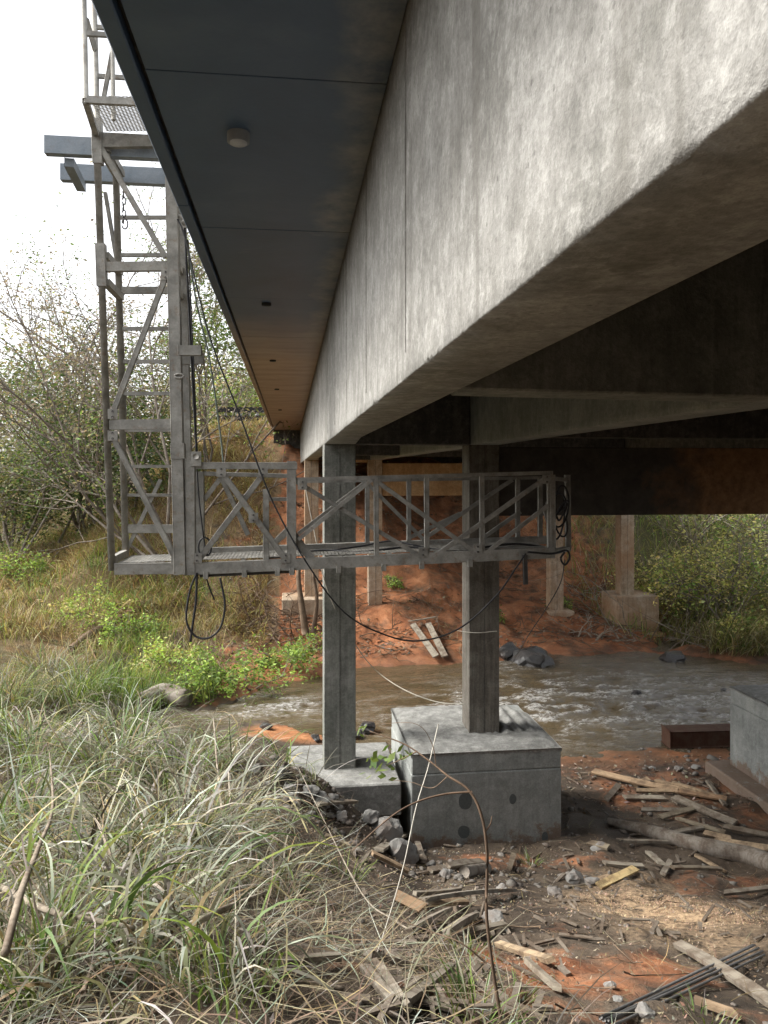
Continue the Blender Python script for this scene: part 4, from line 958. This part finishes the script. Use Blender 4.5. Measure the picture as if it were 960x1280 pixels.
for k in range(520):
    if k < 260: x0, y0, L, r = U(-1.5, 6.5), 2.6 + 8 * U(0, 1), U(.12, .5), U(.002, .006)
    else: x0, y0, L, r = U(-1.5, 9.5), U(17.6, 24), U(.3, 1.2), U(.006, .014)
    a = U(0, 6.3); P = []
    for j in range(5):
        P.append((x0, y0, h1(x0, y0) + r + U(0, .03 if k < 260 else .10))); a += U(-.5, .5); x0 += math.cos(a) * L / 4; y0 += math.sin(a) * L / 4
    acc.add(*tube_arr(P, [r, r * .5], 4))
bm = bmesh.new()
for k in range(200):
    u, v = (U(440, 720), U(1060, 1280)) if k < 100 else (U(700, 955), U(965, 1180)); c = G(u, v); a = U(0, 6.3); L = U(.05, .22)
    d = Vector((math.cos(a), math.sin(a), U(-.1, .15))) * L / 2; c = c + Vector((0, 0, .02)); bar_bm(c - d, c + d, U(.012, .03), U(.006, .014), (U(-.3, .3), U(-.3, .3), 1), bm=bm)
tag(bm_obj('wood_splinters', bm, M['wood']), 'small splinters and offcuts among the boards', kind='stuff')
tag(acc.obj('twig_litter', M['twig'], None, True), 'dead twigs and roots strewn over both banks', kind='stuff')
# far left meadow and river bank
parts = []
n = 30000; D = 14.5 + 24 * U(0, 1, n) ** 1.5; x = U(-1, 1, n) * 6 - 5.5 - (D - 14) * .25; y = D
yff = np.interp(x, fsh[:, 0], fsh[:, 1]); d = fbm(x * .6, y * .6, 4, 111)
keep = (y - yff > .15) & (x < -1.4 + .02 * (y - 14)) & (U(0, 1, n) < .3 + .9 * sstep(.3, .6, d)); x, y, d = x[keep], y[keep], d[keep]; n = len(x)
g = (d + rng.normal(size=n) * .08)[:, None]
col = np.where(g > .62, pick(GREEN, n) * 1.4, np.where(g > .535, pick(YGREEN, n), pick(STRAW, n)))
parts.append(blades(on_ground(x, y), U(.25, .65, n) * (.6 + .8 * d), U(.008, .022, n), U(0, 6.3, n), U(.05, .6, n), U(.3, 1.6, n), col, 4))
n = 5200; x = U(9.95, 14.5, n); yq = np.interp(x, fsh[:, 0], fsh[:, 1]); y = yq + .5 + 3.2 * U(0, 1, n) ** 1.4; d = fbm(x * 1.2, y * 1.2, 3, 131)
kk = U(0, 1, n) < sstep(.3, .5, d); x, y = x[kk], y[kk]; n = len(x)
parts.append(blades(on_ground(x, y), U(.5, 1.5, n), U(.008, .022, n), U(-1.1, 1.1, n) - math.pi / 2, U(.1, .8, n), U(.6, 2.4, n), mixcol(n, [STRAW, YGREEN, GREEN, STRAW * .5], [.36, .26, .18, .2]), 5))
n = 9000; x = U(8.5, 18, n); y = U(18.5, 36, n); parts.append(blades(on_ground(x, y), U(.3, .9, n), U(.012, .03, n), U(0, 6.3, n), U(.1, .9, n), U(.3, 1.6, n), mixcol(n, [YGREEN, GREEN * 1.3, STRAW], [.4, .35, .25]), 4))
grass_obj('meadow_grass', parts, 'yellow green grass on the open banks beyond the river')
# dry grass on the road embankment
parts = []
n = 34000; x = U(-8.5, -.6, n); y = U(18, 31.5, n); d = fbm(x * .55, y * .55, 4, 121)
keep = U(0, 1, n) < .12 + .88 * sstep(.36, .55, d); x, y, d = x[keep], y[keep], d[keep]; n = len(x)
parts.append(blades(on_ground(x, y), U(.2, .7, n), U(.012, .034, n), U(-1.0, 1.0, n) + math.pi * 1.5, U(.4, 1.1, n), U(.4, 1.6, n), mixcol(n, [STRAW, np.array([(.30, .20, .12), (.22, .15, .09)]), YGREEN], [.55, .33, .12]), 4))
n = 5000; x = U(-1.5, 4.5, n); y = U(17.3, 21, n); keep = U(0, 1, n) < sstep(.45, .6, fbm(x, y, 3, 122)); x, y = x[keep], y[keep]; n = len(x)
parts.append(blades(on_ground(x, y), U(.1, .4, n), U(.006, .015, n), U(0, 6.3, n), U(.8, 1.5, n), U(.0, .8, n), mixcol(n, [STRAW * .7, np.array([(.16, .10, .06), (.11, .07, .045)])], [.4, .6]), 3))
grass_obj('dry_embankment_grass', parts, 'dry straw and roots on the red embankment beyond the river')

# leaves / branches
def leaves(cent, size, pal, asp=.45, flat=.5, down=0.0):
    n = len(cent); a = U(0, 6.3, n); L = size * U(.6, 1.3, n)
    d = np.stack([np.cos(a), np.sin(a), rng.normal(size=n) * flat - down], 1); d /= np.linalg.norm(d, axis=1)[:, None]
    r = rng.normal(size=(n, 3)); s = np.cross(d, r); s /= np.linalg.norm(s, axis=1)[:, None]
    c = np.asarray(cent)
    V = np.stack([c, c + d * (L * .45)[:, None] + s * (L * asp * .5)[:, None], c + d * L[:, None], c + d * (L * .45)[:, None] - s * (L * asp * .5)[:, None]], 1).reshape(-1, 3)
    return V, np.arange(4 * n).reshape(-1, 4), np.repeat(pick(pal, n), 4, 0)
def grow(p, d, L, r, lvl, acc, tips, rs, up=.1, spread=.6, kids=4, wob=.18):
    segs = 5 if lvl > 0 else 3; pts = [Vector(p)]; d = Vector(d).normalized()
    for k in range(segs):
        d = (d + Vector((rs.gauss(0, wob), rs.gauss(0, wob), rs.gauss(0, wob) + up))).normalized(); pts.append(pts[-1] + d * L / segs)
    acc.add(*tube_arr(pts, [r, r * .45], 5 if lvl > 1 else 4))
    if lvl == 0:
        tips.extend(pts[1:]); return
    for k in range(kids + (1 if lvl > 1 else 0)):
        t = rs.uniform(.3, 1.0); i = min(segs - 1, int(t * segs)); q = pts[i].lerp(pts[i + 1], t * segs - i)
        dd = (pts[i + 1] - pts[i]).normalized(); a = Vector((rs.gauss(0, 1), rs.gauss(0, 1), rs.gauss(0, .7))); a = (a - dd * a.dot(dd)).normalized()
        grow(q, dd + a * rs.uniform(.5, 1.1) * spread * 1.5, L * rs.uniform(.4, .7), r * .48, lvl - 1, acc, tips, rs, up, spread, kids, wob)
    tips.append(pts[-1])
def tree(name, label, base, stems, lvl, pals, wts, nleaf, lsize, seed, jit=.25, up=.1, spread=.6, kids=4, mat='bark', cat='tree', group=None, keepfrac=1.0, down=.2):
    rs = random.Random(seed); base = Vector(base); root = empty(name, base); tag(root, label, cat, group)
    acc = Acc(); tips = []
    for (d, L, r) in stems: grow(base + Vector((rs.gauss(0, .06), rs.gauss(0, .06), -.15)), d, L, r, lvl, acc, tips, rs, up, spread, kids)
    acc.obj('trunk', M[mat], root, True)
    if nleaf:
        tp = np.array([tuple(t) for t in tips]); kk = rng.random(len(tp)) < keepfrac; tp = tp[kk]
        hue = fbm(tp[:, 0] * .8 + seed, tp[:, 2] * .8, 3, seed)
        idx = rng.integers(0, len(tp), nleaf); cent = tp[idx] + rng.normal(size=(nleaf, 3)) * jit
        v, f, c = leaves(cent, lsize, pals[0], down=down)
        if len(pals) > 1:
            alt = np.repeat(pick(pals[1], nleaf), 4, 0); m = np.repeat(hue[idx] + rng.normal(size=nleaf) * .08 > np.quantile(hue, wts[0]), 4); c = np.where(m[:, None], alt, c)
        grass_obj('crown', [(v, f, c)], None, 'leaf', root, None)
    return root
def gb(u, D): 
    p = W(u, HOR, D); return Vector((p.x, p.y, h1(p.x, p.y)))
DKG = np.array([(.035, .06, .02), (.05, .085, .025), (.07, .10, .035), (.045, .065, .03)])
MDG = np.array([(.09, .14, .035), (.12, .17, .05), (.07, .11, .03), (.15, .19, .06)])
BRN = np.array([(.24, .195, .15), (.29, .235, .18), (.17, .14, .105), (.33, .28, .22)])
OLV = np.array([(.12, .125, .05), (.16, .15, .07), (.09, .10, .04), (.19, .17, .09)])
tree('sparse_tree', 'tall sparse tree with bare arching branches behind the tower', gb(222, 22), [((-.75, -.1, 1), 6.4, .06), ((-.35, .1, 1), 7.4, .065), ((-1.0, .1, .85), 6, .05), ((-.1, 0, 1), 7.8, .06), ((-.5, -.4, 1), 6.6, .05), ((-.9, .5, .9), 6.4, .05), ((-.2, .4, 1), 7.6, .05)],
     3, [BRN, MDG * 1.3], [.55], 13000, .10, 3, .16, .03, .62, 5)
tree('slender_tree', 'slender green leaved tree right of the tower above the embankment', gb(262, 27), [((.1, 0, 1), 5.2, .05), ((-.2, .2, 1), 6.2, .05), ((.35, .1, 1), 4.8, .04)], 3, [MDG, OLV], [.6], 6500, .15, 5, .25, .05, .55, 4)
tree('sparse_tree', 'bare grey branched tree at the left edge', gb(20, 24), [((.2, 0, 1), 5.4, .05), ((-.3, .2, 1), 6.0, .05), ((.6, 0, 1), 5.4, .04)], 3, [BRN, MDG], [.6], 4600, .11, 9, .2, .05, .6, 4)
tree('slender_tree', 'young tree with thin crown between tower and left edge', gb(95, 27), [((.1, 0, 1), 6.0, .08), ((-.3, .2, 1), 5.2, .06), ((.4, .2, 1), 5.5, .06)], 3, [OLV, BRN], [.5], 4400, .11, 14, .2, .06, .55, 4)
def bush(name, label, base, rx, rz, n, ls, pals, wts, seed, cat='bush', group=None, stems=7, ry=None):
    rs = random.Random(seed); base = Vector(base); root = empty(name, base); tag(root, label, cat, group)
    acc = Acc(); tips = []
    for k in range(stems):
        a = rs.uniform(0, 6.28); d = Vector((math.cos(a) * rx, math.sin(a) * (ry or rx), rz * rs.uniform(.9, 1.6)))
        grow(base + Vector((rs.gauss(0, rx * .2), rs.gauss(0, rx * .2), -.1)), d, max(rx, rz) * rs.uniform(.7, 1.15), .012 + .012 * rz, 2, acc, tips, rs, .02, .75, 3, .2)
    acc.obj('stems', M['bark'], root, True)
    nc = 46; th = U(0, 6.3, nc); ph = np.arccos(U(-.1, 1, nc)); rr = U(.35, 1, nc) ** .5
    C = np.stack([base.x + rx * rr * np.sin(ph) * np.cos(th), base.y + (ry or rx) * rr * np.sin(ph) * np.sin(th), base.z + rz * (.1 + rr * np.cos(ph))], 1)
    C = np.vstack([C, np.array([tuple(t) for t in tips])[::3]]); cs = U(.10, .26, len(C)) * min(rx, rz)
    idx = rng.integers(0, len(C), n); cent = C[idx] + rng.normal(size=(n, 3)) * cs[idx][:, None]
    cent[:, 2] = np.maximum(cent[:, 2], H(cent[:, 0], cent[:, 1]) + .03)
    sel = (idx * 7919 % 100) / 100
    v, f, c = leaves(cent, ls, pals[0])
    if len(pals) > 1: c = np.where(np.repeat(sel + rng.normal(size=n) * .12 > wts[0], 4)[:, None], np.repeat(pick(pals[1], n), 4, 0), c)
    c = c * 1.45 * np.repeat(.8 + .4 * (idx * 104729 % 97) / 97, 4)[:, None]
    grass_obj('foliage', [(v, f, c)], None, 'leaf', root, None)
    return root
bush('bush', 'large dark green bush behind the lower tower', gb(160, 26), 2.4, 4.0, 9000, .14, [DKG, OLV], [.7], 21)
bush('bush', 'dark bush left of the large one behind the tower', gb(90, 27), 2.2, 3.4, 6500, .15, [DKG, MDG], [.65], 22)
bush('bush', 'leafy olive bush at the far left edge of the meadow', gb(10, 25.5), 2.0, 3.3, 6500, .14, [OLV, DKG], [.6], 23)
bush('bush', 'brownish thicket behind the tower rungs', gb(208, 28), 1.7, 4.0, 4200, .15, [OLV, BRN], [.5], 24)
bush('bush', 'green bush on the road shoulder beside the deck edge', gb(305, 37), 2.2, 2.2, 4500, .2, [MDG, OLV], [.6], 26)
bush('bush', 'bright bush behind the roadside barrier', gb(325, 42), 1.8, 3.0, 2600, .22, [MDG, YGREEN], [.7], 27)
bush('bush', 'bright leafy shrub low at the left edge of the meadow', gb(25, 22), .8, .6, 1600, .10, [np.array([(.17, .26, .05), (.22, .30, .07)]), MDG], [.6], 28)
for i, (u, D, rx, rz) in enumerate([(-60, 34, 4, 5.5), (30, 40, 4.5, 6.0), (120, 44, 4, 6.5), (200, 46, 4, 6.0), (260, 50, 4, 6.5), (-160, 30, 4, 5)]):
    bush('background_tree', ['hazy tree mass beyond the left picture edge', 'hazy green tree mass far behind the left bushes', 'distant tree behind the middle of the left thicket', 'distant tree behind the tower', 'distant tree behind the tower cables', 'tree clump outside the left edge'][i], gb(u, D), rx, rz, 4200, .3, [OLV, DKG], [.6], 60 + i, 'tree')
# low plants on the far river bank
for i, (u, v, rx, rz, pal) in enumerate([(300, 858, .75, .5, MDG), (365, 835, .6, .5, MDG), (255, 868, .6, .5, MDG), (215, 835, .8, .45, YGREEN), (175, 800, .9, .4, MDG), (110, 770, 1.0, .45, YGREEN), (390, 815, .4, .5, OLV), (495, 735, .22, .3, MDG), (618, 778, .25, .35, MDG), (700, 762, .3, .3, MDG)]):
    bush('low_plant', ['bright leafy plant hanging over the water left of the columns', 'leafy plant at the water edge next to the outer column', 'leafy plant at the narrow end of the water', 'yellow green plant patch on the left bank above the log', 'green plant patch left of the fallen branch', 'yellow plant patch in the meadow below the tower foot',
        'olive plant below the root tangle', 'tiny plant on the red slope between the columns', 'small plant right of the second column', 'small plant by the ochre column foot'][i], G(u, v), rx, rz, 1500 if rx > .4 else 420, .085 if rx > .4 else .07, [pal, np.array([(.18, .27, .06), (.24, .32, .08)])], [.55], 80 + i, 'plant', stems=4)
# thicket at the right beyond the river
for i, (u, D, rx, rz, pl_) in enumerate([(835, 21.8, 1.1, 1.6, [OLV, YGREEN]), (895, 20.6, 1.4, 2.2, [OLV, YGREEN]), (958, 19.8, 1.5, 2.3, [MDG, YGREEN]), (870, 26, 1.5, 2.6, [OLV, MDG]), (950, 26, 1.8, 3.0, [MDG, OLV]), (1030, 23, 1.8, 2.8, [MDG, OLV]), (800, 29, 1.3, 2.4, [MDG, OLV]), (735, 33, 1.4, 2.0, [DKG, MDG]), (860, 34, 2.5, 4, [MDG, YGREEN]), (960, 33, 2.5, 4, [OLV, MDG]), (660, 32, 1.3, 1.8, [DKG, OLV]), (925, 18.9, .6, .6, [YGREEN, MDG]), (1060, 30, 3, 4, [MDG, OLV])]):
    bush('bush', ['olive bush right behind the ochre column block', 'dark bush in the right thicket above the rapids', 'bright bush at the right edge above the water', 'tall bush in the middle of the right thicket', 'tall light bush at the right edge under the deck', 'bush outside the right edge', 'bush behind the painted ochre column',
        'dark bush at the top of the red path', 'far bright bush in the right thicket', 'far olive bush at the right edge', 'dark bush high on the slope left of the ochre columns', 'yellow green low bush overhanging the right shore', 'far bush outside the right edge'][i], gb(u, D), rx, rz, 3600, .11, [p * 1.3 for p in pl_], [.55], 120 + i)
# bare stems and dead branches in that thicket
for i in range(34):
    u = U(770, 965); D = U(18.6, 25); b = gb(u, D); rs = random.Random(300 + i); acc = Acc(); tips = []
    d = Vector((rs.uniform(-1, 1), rs.uniform(-.3, .3), rs.uniform(.25, 1.2)))
    grow(b, d, rs.uniform(1.4, 3.2), rs.uniform(.012, .024), 1, acc, tips, rs, .0, .5, 3, .14)
    tag(acc.obj('dead_branch', M['deadwood'], None, True), 'pale bare stem sticking out of the right thicket', 'branch', 'bare stems in the right thicket')
# tangles of roots and twigs along the far shore
def tangle(name, label, px, n, L, r, mat, seed, cat='branches'):
    rs = random.Random(seed); acc = Acc(); tips = []
    for k in range(n):
        u, v = rs.choice(px); p = G(u + rs.gauss(0, 10), v + rs.gauss(0, 5)); d = Vector((rs.gauss(0, 1), rs.gauss(0, .6), rs.uniform(-.1, .8)))
        grow(p, d, L * rs.uniform(.5, 1.2), r * rs.uniform(.6, 1.3), 1, acc, tips, rs, -.06, .7, 3, .2)
    return tag(acc.obj(name, M[mat], None, True), label, cat, kind='stuff')
tangle('root_tangle', 'dark tangle of roots and branches left of the outer column', [(345, 770), (365, 755), (385, 770), (330, 785), (390, 790), (355, 800), (320, 770)], 60, 1.3, .018, 'twig', 5)
tangle('twig_tangle', 'pale twigs washed up beside the ochre column block', [(725, 745), (735, 770), (720, 790), (745, 800)], 22, .9, .016, 'deadwood', 6)
tangle('twig_tangle', 'brown twigs along the far shore in front of the red slope', [(470, 800), (500, 790), (540, 795), (600, 790), (660, 790), (450, 785)], 26, .7, .013, 'twig', 7)
tangle('twig_tangle', 'twigs hanging over the water below the right thicket', [(800, 800), (840, 800), (880, 805), (920, 800), (770, 800)], 30, .9, .014, 'deadwood', 8)
for a, b, r, lb in [((516, 790), (545, 832), 5, 'left leg of the broken ladder like boards on the far shore'), ((535, 786), (556, 828), 5, 'right leg of the broken boards on the far shore'), ((512, 788), (545, 783), 4, 'cross piece on the broken boards on the far shore')]:
    board(a, b, r * 1.6, wd_, lb, lift=.1)
tag(tube('dead_sapling', smooth_path([W(382, 792, 17.8), W(377, 755, 17.8), W(373, 722, 17.9), W(376, 700, 18.0)], 5), [.09, .06, .04], M['twig'], None, 8), 'upright dark dead stem beside the far outer column', 'stem')
tag(tube('dead_sapling', smooth_path([W(392, 790, 17.9), W(396, 750, 18), W(391, 715, 18.1)], 5), [.06, .045, .03], M['twig'], None, 8), 'second dark dead stem touching the far outer column', 'stem')
# roadside barrier on the embankment crest
rb = empty('roadside_barrier', gb(300, 31.5)); tag(rb, 'pale metal barrier on the road embankment beside the deck end', 'barrier')
for k, u in enumerate((282, 296, 302, 312, 322)):
    p = W(u, 520, 31.5); zb_ = h1(p.x, p.y); box('barrier_post', p.x - .05, p.x + .05, p.y - .04, p.y + .04, zb_ - .2, EYE + 2.6, M['barrier'], rb, .01)
for z in (2.55, 2.2): 
    p, q = W(284, 520, 31.5), W(326, 520, 31.5); bar('barrier_rail', (p.x - .4, p.y - .08, EYE + z), (q.x + .2, q.y - .08, EYE + z), .22, .04, M['bag'], rb)

# sticks and the bare sapling in the foreground
def stick(px, r, label, mat='deadwood', lift=.05, name='stick'):
    P = [G(u, v) + Vector((0, 0, l)) for (u, v), l in zip(px, lift if isinstance(lift, (list, tuple)) else [lift] * len(px))]
    return tag(tube(name, smooth_path(P, 6), r, M[mat]), label, 'stick')
stick([(62, 1015), (66, 1080), (48, 1150), (28, 1210), (6, 1278)], [.006, .011, .013], 'long pale bare stick in the left foreground', lift=[.5, .35, .3, .25, .2])
stick([(0, 1143), (40, 1172), (84, 1192)], [.014, .011], 'thick grey stick at the left edge near the bottom', lift=.12)
stick([(267, 948), (272, 1000), (280, 1052)], [.008, .011], 'upright grey stick in the grass left of the slab', lift=[.45, .25, .1])
stick([(233, 1198), (280, 1172), (334, 1143)], [.013, .008], 'grey stick slanting up through the bottom tussocks', lift=.1)
stick([(96, 1185), (130, 1190), (168, 1199)], [.01, .008], 'short grey stick beside the long bare one', lift=.1)
stick([(340, 1245), (385, 1240), (430, 1248)], [.006, .008], 'thin pale stick at the bottom centre', lift=.03)
stick([(100, 1230), (150, 1240), (190, 1245)], [.008, .005], 'thin stick at the bottom left', lift=.06)
stick([(104, 1280), (112, 1255), (122, 1235)], [.009, .007], 'stub of a stick at the bottom left corner', lift=.08)
stick([(373, 1014), (405, 1075), (452, 1143), (490, 1163), (523, 1177)], [.003, .0045, .005], 'long pale curved stem left of the wedge boards', lift=[.4, .3, .12, .06, .03])
stick([(108, 812), (125, 840), (142, 868)], [.02, .018], 'tan broken stick standing in the grass above the largest tussock', 'wood_tan', [.25, .1, .02])
sb = G(628, 1282); sp = empty('bare_sapling', sb); tag(sp, 'thin bare sapling with a bent top in the foreground', 'sapling')
SD = sb.y / CT
def SPp(px): return smooth_path([W(u, v, SD + dd) for u, v, dd in px], 7)
stem = tube('stem', SPp([(628, 1285, -.02), (616, 1210, .0), (608, 1140, 0), (609, 1070, 0), (602, 1020, 0), (586, 988, .02), (560, 970, .05), (535, 950, .1), (505, 930, .15), (462, 914, .2)]), [.0065, .006, .0055, .0045, .003, .002], M['twig'], sp)
for px, r in (([(590, 990, .02), (555, 993, .0), (520, 1003, -.05), (490, 1020, -.1), (455, 1050, -.1), (440, 1064, -.1)], .0042), ([(608, 1204, 0), (575, 1178, 0), (540, 1165, .05), (500, 1150, .1)], .0035), ([(560, 970, .05), (540, 985, .1), (515, 978, .15), (490, 975, .2)], .002), ([(606, 1040, 0), (613, 1030, 0), (615, 1020, 0)], .004), ([(520, 940, .12), (500, 950, .1), (482, 958, .1)], .003), ([(545, 957, .08), (540, 930, .1), (520, 905, .12), (470, 905, .2)], .002)):
    tube('branch', SPp(px), [r, r * .4], M['twig'], sp, 5)
lv = np.array([tuple(W(u + U(-16, 16), v + U(-14, 14), SD + .15 + U(-.1, .1))) for u, v in [(485, 950)] * 16 + [(500, 935)] * 8 + [(470, 962)] * 10 + [(462, 915)] * 4])
np_mesh('leaves', *leaves(lv, .045, MDG)[:2], M['leaf'], sp, leaves(lv, .045, MDG)[2])
cable('thin_stem', [(548, 905, 3.6), (535, 960, 3.55), (520, 1010, 3.5), (505, 1080, 3.45), (485, 1150, 3.4), (455, 1240, 3.3)], .0025, M['cord'], 'very thin pale stalk crossing in front of the block footing', 'stalk')
